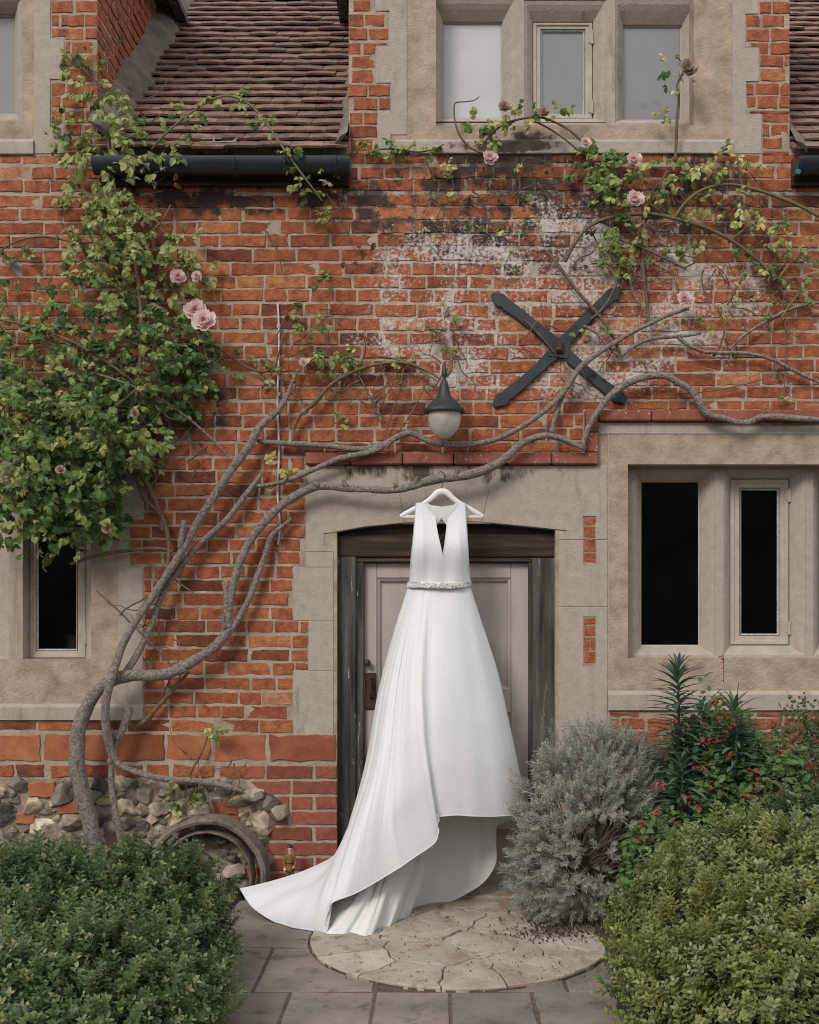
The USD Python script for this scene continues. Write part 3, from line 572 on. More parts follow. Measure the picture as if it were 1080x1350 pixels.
part('door_handle', join([tube([kp + (0, -0.008, 0.03), kp + (0, -0.035, 0.022), kp + (0, -0.04, -0.02), kp + (0, -0.01, -0.06)], 0.006, 8), tube([kp + (-.004, -0.01, 0.045), kp + (0.012, -0.03, 0.045)], 0.005, 8, 3)]), M['rust'], lk, smooth=40)

# ------------------------------------------------------------------ roof between the dormers and the cheek of the left one
EZ, EY = Z(203, -0.05), -0.05
def roof(x0, x1, label, main=True):
    sl = 3.4 / math.sqrt(2)
    V = [(x0, EY + .05, EZ - 0.02 + .05), (x1, EY + .05, EZ - 0.02 + .05), (x1, EY + sl, EZ - 0.02 + sl), (x0, EY + sl, EZ - 0.02 + sl)]
    rf = part('roof', (np.array(V), np.array([(0, 1, 2, 3)])), M['tile'], house, label=label)
    rest, count = [], 0
    for r in range(33):
        s0 = r * 0.1; x = x0 - (0.08 if r % 2 else 0) - R.uniform(0, 0.01)
        while x < x1:
            w = 0.165; a, b = max(x, x0), min(x + w - 0.003, x1)
            if b - a > 0.02:
                n = 3; xs = np.linspace(a, b, n); jz = R.normal(0, 0.0024); tl = R.normal(0, 0.002); ds_ = R.normal(0, 0.0022)
                V = []
                for s, hh in ((s0 + ds_, 0.029 + jz), (s0 + 0.16, 0.0)):
                    for i, xx in enumerate(xs):
                        cam_ = 0.003 * (1 - (2 * i / (n - 1) - 1) ** 2) + tl * (i / (n - 1) - .5)
                        for th in (0.0, 0.012):
                            V.append((xx, EY + (s - (hh + cam_ + th)) * 0.7071, EZ + (s + (hh + cam_ + th)) * 0.7071))
                V = np.array(V); i0 = lambda s, i, t: s * n * 2 + i * 2 + t
                F = []
                for i in range(n - 1):
                    F += [(i0(0, i, 1), i0(0, i + 1, 1), i0(1, i + 1, 1), i0(1, i, 1)), (i0(0, i, 0), i0(0, i + 1, 0), i0(0, i + 1, 1), i0(0, i, 1)), (i0(0, i + 1, 0), i0(0, i, 0), i0(1, i, 0), i0(1, i + 1, 0))]
                F += [(i0(0, 0, 0), i0(0, 0, 1), i0(1, 0, 1), i0(1, 0, 0)), (i0(0, n - 1, 1), i0(0, n - 1, 0), i0(1, n - 1, 0), i0(1, n - 1, 1))]
                m = (V, np.array(F))
                if main and r < 24 and count < 272: part('tile', m, M['tile'], rf); count += 1
                elif not main and r < 24 and b < X(1100) and count < 28: part('tile', m, M['tile'], rf); count += 1
                else: rest.append(m)
            x += w
    if rest: part('tiles', join(rest), M['tile'], rf, kind='stuff')
    return rf
XL, XR, XR2 = X(128), X(460), X(1041)
rf1 = roof(XL, XR, 'weathered brown clay tile roof between the dormers')
rf2 = roof(XR2, X(1270), 'edge of clay tile roof right of the dormer', False)
def fillet(x, w, name, s0, s1, sgn, hgt, seed, parent):
    """mortar fillet running up the roof against a wall at x; sgn: which way it spreads"""
    n = 60; V, F = [], []
    for i in range(n):
        s = s0 + (s1 - s0) * i / (n - 1); k = meshkit.noise(np.array([s * 9, seed, 0.0])) - .5; k2 = meshkit.noise(np.array([s * 25, seed + 3, 0.0])) - .5
        ww, hh = w * (1 + k * 0.35 + k2 * .2), hgt * (1 + k * 0.3)
        for (u, h) in ((0, hh), (ww * 0.45, hh * 0.8), (ww * 0.8, hh * 0.45), (ww, 0.012), (ww, -0.01)):
            V.append((x + sgn * u, EY + (s - 0.02 - h) * 0.7071, EZ + (s + 0.02 + h) * 0.7071))
    for i in range(n - 1):
        for k in range(4): F.append((i * 5 + k, i * 5 + k + 1, i * 5 + k + 6, i * 5 + k + 5) if sgn > 0 else (i * 5 + k + 1, i * 5 + k, i * 5 + k + 5, i * 5 + k + 6))
    F += [(3, 2, 1, 0), (4, 3, 0, 0)]
    return part(name, (np.array(V), np.array(F)), M['fillet'], parent, smooth=50)
fillet(XL, 0.125, 'mortar_fillet', 0.02, 2.6, 1, 0.13, 1, rf1)
fillet(XR, 0.06, 'mortar_fillet', 0.02, 2.6, -1, 0.07, 5, rf1)
fillet(XR2, 0.07, 'mortar_fillet', 0.0, 2.6, 1, 0.05, 9, rf2)
EAVE = 3.69
for (x, sgn, lab) in ((XL, 1, 'brick side wall of the left dormer'), (XR, -1, 'brick side wall of the right dormer'), (XR2, 1, None)):
    tri = Polygon([(0.0, EZ - 0.1), (0.34, EZ - 0.1), (2.3, EZ + 2.0), (2.3, EZ + 3), (0, EZ + 3)])
    z0 = EZ - 0.1; top = EYE + EAVE - 0.001
    V = np.array([(x - sgn * .002, 0.3, z0), (x - sgn * .002, 2.4, z0 + 2.3), (x - sgn * .002, 2.4, top), (x - sgn * .002, 0.3, top), (x - sgn * .2, 0.3, z0), (x - sgn * .2, 2.4, z0 + 2.3), (x - sgn * .2, 2.4, top), (x - sgn * .2, 0.3, top)])
    ck = part('dormer_cheek', (V, np.array([(0, 1, 2, 3), (7, 6, 5, 4), (0, 3, 7, 4), (3, 2, 6, 7), (1, 5, 6, 2), (0, 4, 5, 1)])), M['mortar'], house, label=lab)
    # the eaves of the dormer overhang its cheek
    part('dormer_eave', join([bx((x - sgn * 0.3, -0.12, EYE + EAVE), (x + sgn * 0.13, 2.6, EYE + EAVE + 0.05)), bx((x + sgn * 0.10, -0.12, EYE + EAVE - 0.04), (x + sgn * 0.16, 2.6, EYE + EAVE - 0.002))]), M['dark_wood'], house)
    if sgn < 0 or lab is None: continue
    z = z0; k = 0
    while z < top - 0.06:
        yy = 0.0 + (0.06 if k % 2 else 0.0)
        if k % 2: cells = [(0.004, 0.055)]
        else: cells = []
        while yy < 2.3:
            w = 0.215 if R.random() < 0.55 else 0.102; cells.append((yy + 0.004, yy + w)); yy += w + 0.014
        for a, b in cells:
            if (a + b) / 2 - 0.1 > (z - z0) + 0.15: continue
            co = np.array([(a, z), ((a + b) / 2, z), (b, z), (b, z + 0.055), ((a + b) / 2, z + 0.055), (a, z + 0.055)]) + R.normal(0, 0.002, (6, 2))
            v, f = relief(co, 0.02, -R.uniform(0.003, 0.008), 0.004)
            v = np.c_[x - sgn * v[:, 1], v[:, 0], v[:, 2]]
            bricks.append((120 if z < EZ + 1.4 and b < 1.2 else 5, (v, f[:, ::-1]), M['brick'], ck, 'brick'))
        z += 0.0697; k += 1
    mwall = bx((x - 0.34, 0.0005, z0 - .2), (x - .0005, 0.36, top)); part('dormer_corner', mwall, M['mortar'], ck)
# now the bricks: the 300 that show largest as parts, the rest as one part per wall
bricks.sort(key=lambda b: -b[0])
nb = sum(1 for b in bricks if b[4] == 'brick'); cnt = 0; rest = {}
for a, m, mat, par, nm in bricks:
    if nm != 'brick': part(nm, m, mat, par)
    elif cnt < 300: part('brick', m, mat, par); cnt += 1
    else: rest.setdefault((path_of(par), path_of(mat)), []).append((m, mat, par))
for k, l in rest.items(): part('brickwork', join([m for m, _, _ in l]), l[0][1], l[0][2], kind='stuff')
# gutters
def gutter(x0, x1, ends):
    gy, gz, gr = -0.105, Z(221, -0.1), 0.060
    n = 14; V, F = [], []
    ang = np.linspace(math.pi * 0.98, math.pi * 2.02, n)
    prof = [(gy + gr * math.cos(a), gz + 0.03 + gr * math.sin(a) * 1.1) for a in ang] + [(gy + (gr - .006) * math.cos(a), gz + 0.03 + (gr - .006) * math.sin(a) * 1.1) for a in ang[::-1]]
    N = len(prof)
    for xx in (x0, x1):
        V += [(xx, p[0], p[1]) for p in prof]
    for i in range(N): j = (i + 1) % N; F.append((i, j, N + j, N + i))
    gt = part('gutter', (np.array(V), np.array(F)), M['gutter'], house, smooth=35, label='dark blue-black half-round gutter')
    for xx in ends:
        part('gutter_cap', join([lathe([(0, 0), (gr + .006, 0), (gr + .006, .02), (0, .02)], 20)]), M['gutter'], gt) if False else None
        c = np.array([[xx, gy + (gr + .004) * math.cos(a), gz + .03 + (gr + .004) * 1.1 * math.sin(a)] for a in np.linspace(math.pi, 2 * math.pi, 16)])
        V = np.vstack([c, c + (0.025, 0, 0)]); Fq = [(i, i + 1, 17 + i, 16 + i) for i in range(15)] + [(0, i, i + 1, i + 1) for i in range(1, 15)] + [(16, 16 + i + 1, 16 + i, 16 + i) for i in range(1, 15)]
        part('gutter_cap', (V, np.array(Fq)), M['gutter'], gt)
    for xx in np.arange(x0 + 0.2, x1 - 0.05, 0.5):
        c = [(xx, gy + (gr + .003) * math.cos(a), gz + .03 + (gr + .003) * 1.1 * math.sin(a)) for a in np.linspace(math.pi * 1.0, 2 * math.pi, 10)] + [(xx, 0.0, gz + 0.05)]
        part('gutter_bracket', tube(c, 0.006, 6, 24), M['iron'], gt, smooth=40)
    part('eaves_board', bx((x0 + 0.005, -0.035, gz - 0.06), (x1 - 0.002, -0.004, gz + 0.075)), M['dark_wood_h'], gt)
    return gt
gutter(XL + 0.02, X(459, -0.1), [X(456, -0.1)])
gutter(X(1050, -0.1), X(1270), [X(1048, -0.1)])
# ------------------------------------------------------------------ flint plinth
M['flint'] = look('flint', [(0.28, (0.043, 0.037, 0.029)), (0.42, (0.137, 0.114, 0.088)), (0.55, (0.252, 0.214, 0.166)), (0.72, (0.389, 0.338, 0.269))], scale=9, detail=6, bump=0.6, bscale=50, bdist=0.006, rough=0.55, spec=0.4,
    rand=[(0, (0.35, 0.36, 0.38)), (0.3, (0.6, 0.6, 0.62)), (0.5, g3(1.0)), (0.75, (1.15, 1.08, 0.98)), (1, (2.1, 2.05, 2.0))], distort=1.2)
M['lime'] = look('lime', [(0.25, (0.18, 0.14, 0.105)), (0.5, (0.30, 0.24, 0.18)), (0.8, (0.43, 0.36, 0.28))], scale=14, bump=1.0, bscale=40, bdist=0.015, rough=1.0, spots=[(12, 0.58, 0.7, (0.09, 0.068, 0.05))])
pl = part('plinth', prism(m_(PLINTH.intersection(sbox(-180, 1027, 400, 1192))), -0.004, 0.05), M['lime'], house, label='flint rubble plinth with a few red brick pieces')
placed = []
ico = trimesh.creation.icosphere(3, 1.0)
def nodule(c, rx, rz, ry, seed, rot=0.0, rough_=0.65):
    v = ico.vertices.copy(); n = meshkit.fbm(v * 1.3 + seed * 7.1, 3, seed); v = v * (1 + rough_ * (n - 0.5) * 2)[:, None]
    rr0 = np.random.default_rng(seed + 99)
    for _ in range(9):                                     # knapped, flat broken faces
        u = rr0.normal(0, 1, 3); u[1] -= .6; u /= np.linalg.norm(u); dd = v @ u - rr0.uniform(.5, .8); v = v - np.maximum(dd, 0)[:, None] * u
    v = v * (rx, ry, rz); c_, s_ = math.cos(rot), math.sin(rot)
    v = np.c_[v[:, 0] * c_ - v[:, 2] * s_, v[:, 1], v[:, 0] * s_ + v[:, 2] * c_] + c
    return (v, ico.faces)
flint_lines = []
for it in range(5200):
    if len(placed) > 285: break
    r = R.uniform(9.5, 16) if it < 700 else R.uniform(6, 11) if it < 2600 else R.uniform(3.5, 6.5)
    x, y = R.uniform(-60, 352), R.uniform(1032, 1172)
    if not PLINTH.buffer(-r * 0.6).contains(Point(x, y)): continue
    if any((x - a) ** 2 / 1.35 + (y - b) ** 2 * 1.25 < (r + c) ** 2 * 0.74 for a, b, c in placed): continue
    placed.append((x, y, r))
    if r > 6 and R.random() < 0.10:
        w, h = r * 1.5, r * 0.8
        co = ragged(sbox(x - w * .8, y - h * .8, x + w * .8, y + h * .8), 1.0, 9); co = np.c_[(co[:, 0] - CX) / S, EYE + (CY - co[:, 1]) / S][::-1]
        part('brick_piece', relief(co, 0.02, -0.018, 0.006), M['block'], pl)
    else:
        part('flint', nodule(P(x, y, -0.002), r * 1.42 / S, r * 1.2 / S, min(r / S * 1.0, 0.055), it, R.normal(0, 0.25)), M['flint'], pl, smooth=24)
# knobbly grey flints in the corner by the new brickwork
kn = [((322, 1052), 30, 10, -0.35), ((354, 1060), 15, 13, 0), ((367, 1071), 15, 14, 0.2), ((340, 1052), 15, 9, -0.5)]
for i, ((x, y), a, b, r_) in enumerate(kn):
    part('flint_nodule', nodule(P(x, y, -0.02), a / S, b / S, 0.05, 300 + i, -r_, 0.3), M['flint'], pl, smooth=38, label='large dark knobbly flint in the plinth corner' if i == 2 else None)
# ------------------------------------------------------------------ leaves
def leaf_mesh(L=0.05, W=0.03, fold=0.25, curl=0.35, n=4, tipw=0.0, wave=0.0):
    """ovate leaf along +x, face +z, folded along the midrib and curling down"""
    V, F = [], []
    for i in range(n + 1):
        t = i / n; w = W / 2 * (math.sin(math.pi * min(1, t ** 0.78)) ** 0.62 if 0 < t < 1 else (0.06 if i == 0 else tipw))
        a = curl * t; x = L * (math.sin(a) / curl if curl else t); z = -L * ((1 - math.cos(a)) / curl if curl else 0)
        for s in (-1, 0, 1): V.append((x, s * w, z + (abs(s) * w * fold) + wave * s * math.sin(t * 7) * W * .1))
    for i in range(n):
        for k in (0, 1): F.append((i * 3 + k, i * 3 + 3 + k, i * 3 + 4 + k, i * 3 + 1 + k))
    return np.array(V), np.array(F)
def q2t(f): return np.vstack([f[:, [0, 1, 2]], f[:, [0, 2, 3]]]) if f.shape[1] == 4 else f
def frame(d, up):
    d = d / (np.linalg.norm(d, axis=-1, keepdims=True) + 1e-9)
    s = np.cross(up, d); s /= np.linalg.norm(s, axis=-1, keepdims=True) + 1e-9
    return np.stack([d, s, np.cross(d, s)], -1)       # columns: along, side, face
def place(tmpl, pos, d, up, sc):
    """copies of a template (v, f) at pos, along d, facing up; returns (n, V, 3) and faces"""
    v, f = tmpl; A = frame(np.asarray(d, float), np.asarray(up, float))
    return np.einsum('nij,vj->nvi', A, v) * np.asarray(sc)[:, None, None] + np.asarray(pos)[:, None, :], q2t(f)
def merge(vs, f):
    n, k, _ = vs.shape
    return vs.reshape(-1, 3), (f[None] + (np.arange(n) * k)[:, None, None]).reshape(-1, 3)
def rot_about(v, axis, a):
    return trimesh.transformations.rotation_matrix(a, axis)[:3, :3] @ v
def rose_spray(seed, nl=5, L=0.052, W=0.037):
    """a compound rose leaf: a leaf stalk and five or seven leaflets"""
    r = np.random.default_rng(seed); out = []
    st = tube([(0, 0, 0), (0.03, 0, 0.004), (0.062, 0, -0.004)], [0.0011, 0.0009, 0.0006], 3, 4, cap=False); out.append((st[0], st[1]))
    spots = [(0.062, 0, 1.0)] + [(0.048 - 0.02 * (k // 2), 1 if k % 2 else -1, 0.92 - 0.1 * (k // 2)) for k in range(nl - 1)]
    for x, s, sc in spots:
        v, f = leaf_mesh(L * sc * r.uniform(.85, 1.1), W * sc * r.uniform(.85, 1.1), r.uniform(.05, .4), r.uniform(.3, 1.3), wave=r.normal(0, .5))
        a = s * r.uniform(0.55, 1.15) + r.normal(0, .12)
        d = np.array([[math.cos(a), math.sin(a), r.normal(-.35, .3)]]); up = np.array([[r.normal(0, .25), r.normal(0, .25), 1.0]])
        vs, ff = place((v, f), np.array([[x, 0, 0]]), d, up, [1.0]); out.append((vs[0], ff))
    return join(out)
SPRAYS = [rose_spray(k, 5 if k % 3 else 7) for k in range(10)]
def leaf_look(name, ramp, rand, scale=30, trans=0.35, rough=0.5, **k):
    return look(name, ramp, scale=scale, detail=3, rough=rough, rand=rand, bump=0.15, bscale=120, bdist=0.002, trans=trans, spec=0.35, **k)
M['leaf_dark'] = leaf_look('leaf_dark', [(0.3, (0.073, 0.132, 0.041)), (0.7, (0.142, 0.223, 0.073))], [(0, (0.6, 0.65, 0.65)), (0.5, g3(1)), (0.85, (1.4, 1.35, 1.2)), (1, (2.1, 1.7, 1.5))])
M['leaf_mid'] = leaf_look('leaf_mid', [(0.3, (0.171, 0.237, 0.073)), (0.7, (0.297, 0.353, 0.125))], [(0, (0.55, 0.65, 0.6)), (0.5, g3(1)), (0.85, (1.3, 1.2, 1.2)), (1, (1.7, 1.3, 1.2))])
M['leaf_pale'] = leaf_look('leaf_pale', [(0.3, (0.344, 0.378, 0.138)), (0.7, (0.550, 0.539, 0.242))], [(0, (0.6, 0.68, 0.55)), (0.4, g3(1)), (0.8, (1.3, 1.2, 1.3)), (1, (1.5, 1.2, 1.1))])
M['leaf_rust'] = leaf_look('leaf_rust', [(0.3, (0.14, 0.05, 0.02)), (0.7, (0.24, 0.1, 0.04))], [(0, g3(0.7)), (1, g3(1.2))])
M['bark'] = look('bark', [(0.3, (0.11, 0.088, 0.072)), (0.48, (0.225, 0.19, 0.163)), (0.62, (0.33, 0.29, 0.255)), (0.8, (0.42, 0.38, 0.34))], scale=75, detail=8, bump=1.0, bscale=130, bdist=0.012, rough=0.9, spots=[(45, 0.62, 0.7, (0.07, 0.055, 0.045)), (70, 0.68, 0.73, (0.36, 0.34, 0.3))])
M['stem'] = look('stem', [(0.3, (0.09, 0.06, 0.036)), (0.55, (0.15, 0.105, 0.062)), (0.8, (0.2, 0.15, 0.1))], scale=30, bump=0.4, bscale=150, rough=0.75)
M['stem_green'] = look('stem_green', [(0.3, (0.10, 0.095, 0.04)), (0.7, (0.17, 0.16, 0.07))], scale=30, bump=0.2, rough=0.6)

def stem(parent, pts, w, y=-0.05, mat='bark', sides=8, name='stem', jit=0.0, seed=0, label=None):
    p, r = pxpath(pts, w if np.ndim(w) == 0 else w, y)
    if np.ndim(w) and len(w) != len(p): r = np.interp(np.linspace(0, 1, len(p)), np.linspace(0, 1, len(w)), np.asarray(w, float)) / S / 2
    return part(name, tube(p, r, sides, max(10, len(p) * 5), jit, True, seed), M[mat], parent, smooth=True, label=label)

# ------------------------------------------------------------------ the old climber: thick grey stems from the plinth across the door
cl = thing('climbing_vine', 'old climber with thick bare grey stems rising from the plinth across the wall', 'climber', (X(128), -0.08, 0.05))
stem(cl, [(126, 1150, -.10), (124, 1110, -.11), (112, 1060, -.13), (102, 1010, -.14), (103, 970, -.15), (112, 938, -.15), (130, 910, -.14), (155, 894, -.13), (180, 890, -.12), (212, 890, -.11), (240, 880, -.1), (268, 863, -.09), (288, 848, -.08), (300, 826, -.07), (301, 805, -.07), (306, 780, -.07), (313, 752, -.07), (322, 728, -.07), (337, 703, -.07), (356, 680, -.07), (380, 660, -.07), (402, 647, -.075), (420, 641, -.08), (450, 643, -.085), (482, 645, -.09), (520, 646, -.095), (546, 640, -.1), (572, 632, -.1), (602, 629, -.1), (632, 622, -.1), (656, 611, -.09), (672, 599, -.09), (686, 586, -.085), (702, 578, -.08), (720, 574, -.08), (740, 578, -.075), (756, 585, -.07), (772, 592, -.06)],
     [23, 22, 20, 20, 19, 18, 17, 16, 16, 15, 14, 13, 13, 12, 12, 11, 11, 11, 11, 11, 11, 11, 10, 10, 9, 9, 10, 11, 11, 12, 11, 10, 9, 9, 8, 8, 7, 6], sides=12, jit=0.24, seed=1, label='thickest stem, arching up and along above the door')
stem(cl, [(298, 840, -.07), (317, 811, -.06), (331, 783, -.055), (341, 755, -.05), (350, 730, -.05), (357, 708, -.05), (368, 697, -.05), (384, 683, -.04)], [9, 8, 8, 8, 7, 7, 6, 4], jit=.15, seed=2)
stem(cl, [(160, 1150, -.1), (160, 1117, -.1), (157, 1092, -.11), (151, 1062, -.11), (147, 1035, -.11), (148, 1005, -.12)], [8, 8, 8, 8, 8, 8], jit=.12, seed=3)
stem(cl, [(150, 1000, -.12), (143, 975, -.14), (139, 950, -.17), (140, 925, -.185), (146, 898, -.19), (153, 875, -.17), (162, 850, -.14), (177, 822, -.12), (196, 794, -.11), (216, 764, -.1), (241, 724, -.095), (263, 684, -.09), (287, 647, -.085), (307, 617, -.08), (327, 590, -.075), (343, 563, -.07), (360, 547, -.06), (373, 532, -.055), (383, 510, -.05), (393, 487, -.045)],
     [10, 11, 11, 11, 11, 11, 10, 10, 10, 10, 10, 10, 11, 11, 11, 10, 9, 8, 5, 4], jit=.12, seed=4, sides=10)
stem(cl, [(139, 958, -.165), (146, 992, -.13), (157, 1008, -.12), (180, 1018, -.115), (211, 1026, -.11), (250, 1029, -.1), (288, 1034, -.09), (318, 1043, -.06)], [9, 10, 9, 9, 8, 8, 8, 6], jit=.12, seed=5)
stem(cl, [(160, 893, -.12), (172, 878, -.1), (186, 853, -.08), (201, 819, -.07), (216, 780, -.065), (241, 744, -.06), (266, 714, -.06), (300, 684, -.055), (318, 660, -.05), (333, 641, -.045), (347, 620, -.04)], [10, 10, 9, 9, 8, 8, 8, 8, 8, 7, 5], jit=.12, seed=6)
stem(cl, [(125, 596, -.12), (148, 604, -.1), (169, 618, -.08), (184, 640, -.06), (193, 661, -.05), (207, 673, -.05), (219, 695, -.05), (223, 724, -.06), (221, 752, -.08)], [4, 5, 6, 6, 7, 7, 6, 6, 6], seed=7, mat='stem')
stem(cl, [(92, 744, -.1), (119, 735, -.08), (166, 726, -.06), (202, 723, -.055), (228, 727, -.06)], [4, 5, 5, 5, 4], seed=8, mat='stem')
stem(cl, [(340, 582, -.04), (387, 585, -.05), (433, 588, -.05), (473, 592, -.06), (500, 588, -.06), (520, 578, -.065), (540, 571, -.07), (566, 582, -.07), (607, 587, -.07), (643, 582, -.07), (680, 567, -.07), (707, 550, -.07), (730, 531, -.075), (747, 512, -.08), (763, 487, -.085), (787, 467, -.08), (813, 450, -.07), (860, 425, -.06), (891, 412, -.05), (908, 407, -.045)],
     [6, 7, 7, 7, 7, 8, 8, 7, 7, 7, 7, 7, 7, 7, 8, 7, 6, 5, 5, 4], jit=.12, seed=9)
stem(cl, [(337, 641, -.04), (373, 635, -.05), (400, 625, -.055), (427, 613, -.06), (453, 603, -.065), (483, 597, -.07), (502, 590, -.07), (520, 579, -.07)], [5, 6, 7, 7, 8, 8, 9, 7], jit=.2, seed=10)
stem(cl, [(768, 592, -.06), (775, 566, -.065), (790, 540, -.07), (810, 517, -.07), (833, 503, -.07), (856, 496, -.07), (876, 495, -.07), (894, 504, -.07), (908, 512, -.07), (920, 527, -.07), (932, 545, -.07), (953, 551, -.07), (974, 557, -.07), (986, 557, -.065), (1003, 550, -.065), (1030, 550, -.065), (1058, 552, -.06), (1120, 560, -.06)], [7, 7, 8, 9, 9, 9, 9, 9, 9, 9, 9, 8, 8, 8, 8, 9, 8, 7], jit=.1, seed=11)
stem(cl, [(727, 571, -.07), (733, 547, -.055), (743, 520, -.05), (750, 497, -.045), (744, 477, -.04)], [6, 6, 5, 5, 4], jit=.1, seed=12)
stem(cl, [(819, 470, -.05), (835, 457, -.055), (858, 447, -.055), (897, 443, -.055), (924, 439, -.04)], [4, 5, 5, 5, 4], seed=13)
stem(cl, [(893, 443, -.055), (911, 457, -.05), (931, 464, -.05), (974, 465, -.05), (1016, 473, -.05), (1044, 487, -.05), (1076, 502, -.04), (1110, 512, -.04)], [5, 5, 5, 5, 5, 5, 4, 3], seed=14)
stem(cl, [(962, 461, -.04), (980, 443, -.045), (1013, 422, -.05), (1038, 409, -.05), (1090, 399, -.05)], [4, 4, 4, 4, 4], seed=15)
stem(cl, [(249, 886, -.09), (225, 913, -.05), (207, 933, -.045), (190, 951, -.045), (172, 962, -.06)], [3, 6, 6, 6, 5], mat='stem', seed=16)
stem(cl, [(168, 938, -.1), (164, 956, -.1), (156, 974, -.1), (149, 990, -.1), (147, 1008, -.11)], [13, 10, 9, 9, 8], jit=.25, seed=17, label='short sawn-off stub')
stem(cl, [(127, 779, -.1), (154, 803, -.12), (178, 827, -.13), (207, 856, -.12), (240, 895, -.1)], [2, 2.4, 2.4, 2.4, 2.4], mat='stem', seed=18, sides=5)
stem(cl, [(158, 812, -.13), (170, 800, -.14), (186, 792, -.13), (205, 780, -.1), (226, 770, -.08)], [2, 2.5, 2.5, 2.5, 2], mat='stem', seed=19, sides=5)
stem(cl, [(387, 580, -.04), (400, 543, -.045), (414, 532, -.05), (433, 510, -.05), (460, 493, -.05), (490, 482, -.055), (530, 478, -.06), (560, 487, -.07), (580, 500, -.12)], [5, 5, 7, 5, 4.5, 4, 4, 4, 3], mat='stem', jit=.15, seed=20)
stem(cl, [(500, 470, -.04), (533, 477, -.05), (560, 492, -.07), (578, 503, -.12)], [3, 3, 3, 2], mat='stem_green', seed=21, sides=5)
stem(cl, [(563, 430, -.04), (583, 447, -.05), (595, 473, -.07), (594, 489, -.1), (585, 498, -.13)], [3, 4, 4, 4, 3], mat='stem', seed=22, sides=6)
stem(cl, [(244, 1052, -.05), (255, 1012, -.045), (262, 1000, -.045), (275, 960, -.04)], [3, 3, 3, 2], mat='stem', sides=5)
stem(cl, [(262, 1020, -.06), (270, 1040, -.06), (280, 1066, -.06)], [3, 4, 4], sides=6)
for a in ([(533, 477), (525, 520), (512, 560), (505, 590)], [(530, 478), (520, 500), (500, 540)], [(470, 490), (486, 520), (500, 555)], [(207, 800), (210, 830), (206, 850), (195, 880)], [(236, 870), (215, 915), (196, 955)], [(215, 440), (219, 530), (212, 600), (200, 660)], [(265, 545), (240, 580), (210, 625), (196, 660)],
          [(520, 577), (545, 540), (562, 505)], [(345, 300), (365, 330), (372, 360)], [(735, 470), (710, 440), (690, 420)]):
    stem(cl, [(q[0], q[1], -0.03 - 0.02 * (i % 2)) for i, q in enumerate(a)], [2.2, 2, 1.5], mat='stem', sides=5, name='twig')
for k_, q_ in enumerate(([(238, 722, -.1), (240, 704, -.115), (243, 686, -.12)], [(258, 700, -.09), (262, 682, -.1)], [(297, 828, -.085), (291, 812, -.1)], [(455, 642, -.095), (453, 632, -.105)], [(520, 646, -.1), (522, 637, -.11)], [(546, 640, -.105), (551, 629, -.12)], [(600, 629, -.105), (604, 619, -.115)], [(157, 975, -.11), (146, 962, -.12)])):
    stem(cl, q_, [9, 8, 7][:len(q_)] if k_ == 0 else [7, 5], jit=.3, seed=70 + k_, name='spur')
# swellings where old shoots were cut
for k, (x, y, yy, r) in enumerate([(163, 890, -.135, 9), (417, 640, -.088, 6.5), (455, 641, -.094, 5), (551, 637, -.105, 6), (508, 587, -.072, 5), (668, 601, -.095, 6), (400, 543, -.05, 5), (147, 1004, -.125, 6), (168, 937, -.1, 8), (600, 628, -.105, 6), (702, 579, -.08, 5), (240, 882, -.1, 7)]):
    part('knot', nodule(P(x, y, yy), r / S, r * 1.1 / S, r / S, 500 + k, k, 0.5), M['bark'], cl, smooth=40)
part('stem', tube(pxpath([(301, 828, -.075), (299, 800, -.08), (297, 776, -.08), (294, 768, -.07)], [9, 8, 7, 6])[0], np.array([9, 8, 7, 5]) / S / 2, 8), M['bark'], cl, smooth=True)

def scatter_sprays(parent, regs, seed, name='leaf', limit=300, outward=0.75):
    """regs: (cx, cy, rx, ry, n, y_near, y_far, weights (dark, mid, pale), size). Leaf sprays hang, face outward and to the light."""
    r = np.random.default_rng(seed); groups = {0: [], 1: [], 2: []}
    for (cx, cy, rx, ry, n, y0, y1, wts, sz) in regs:
        n = max(1, int(n * (0.66 if cy < 420 and n > 25 and cx < 300 else .98))) if n > 12 else n
        a, q = r.uniform(0, 2 * np.pi, n), np.sqrt(r.random(n)) ** 0.9
        px, py = cx + rx * q * np.cos(a), cy + ry * q * np.sin(a)
        dep = y1 + (y0 - y1) * r.random(n) ** 0.7 * (1 - 0.75 * q ** 2)
        pos = np.stack([X(px, dep), dep, Z(py, dep)], -1)
        th = r.uniform(0, 2 * np.pi, n)
        d = np.stack([np.cos(th), r.normal(-0.25, 0.35, n), np.sin(th) * 0.7 - 0.35], -1)
        up = np.stack([r.normal(0, .45, n), -outward + r.normal(0, .4, n), 0.65 + r.normal(0, .35, n)], -1)
        cls = r.choice(3, n, p=wts); sc = .80 * sz * r.uniform(.5, 1.25, n)
        for k in range(n):
            vs, f = place(SPRAYS[r.integers(len(SPRAYS))], pos[k:k + 1], d[k:k + 1], up[k:k + 1], sc[k:k + 1])
            groups[int(cls[k])].append((dep[k], vs[0], f))
    mats = [M['leaf_dark'], M['leaf_mid'], M['leaf_pale']]
    allv = sorted([(g[0], c, g[1], g[2]) for c, l in groups.items() for g in l], key=lambda t: t[0])
    for dpt, c, v, f in allv[:limit]: part(name, (v, f), mats[c], parent)
    for c in range(3):
        l = [(v, f) for _, cc, v, f in allv[limit:] if cc == c]
        if l: part('foliage', join(l), mats[c], parent, kind='stuff')
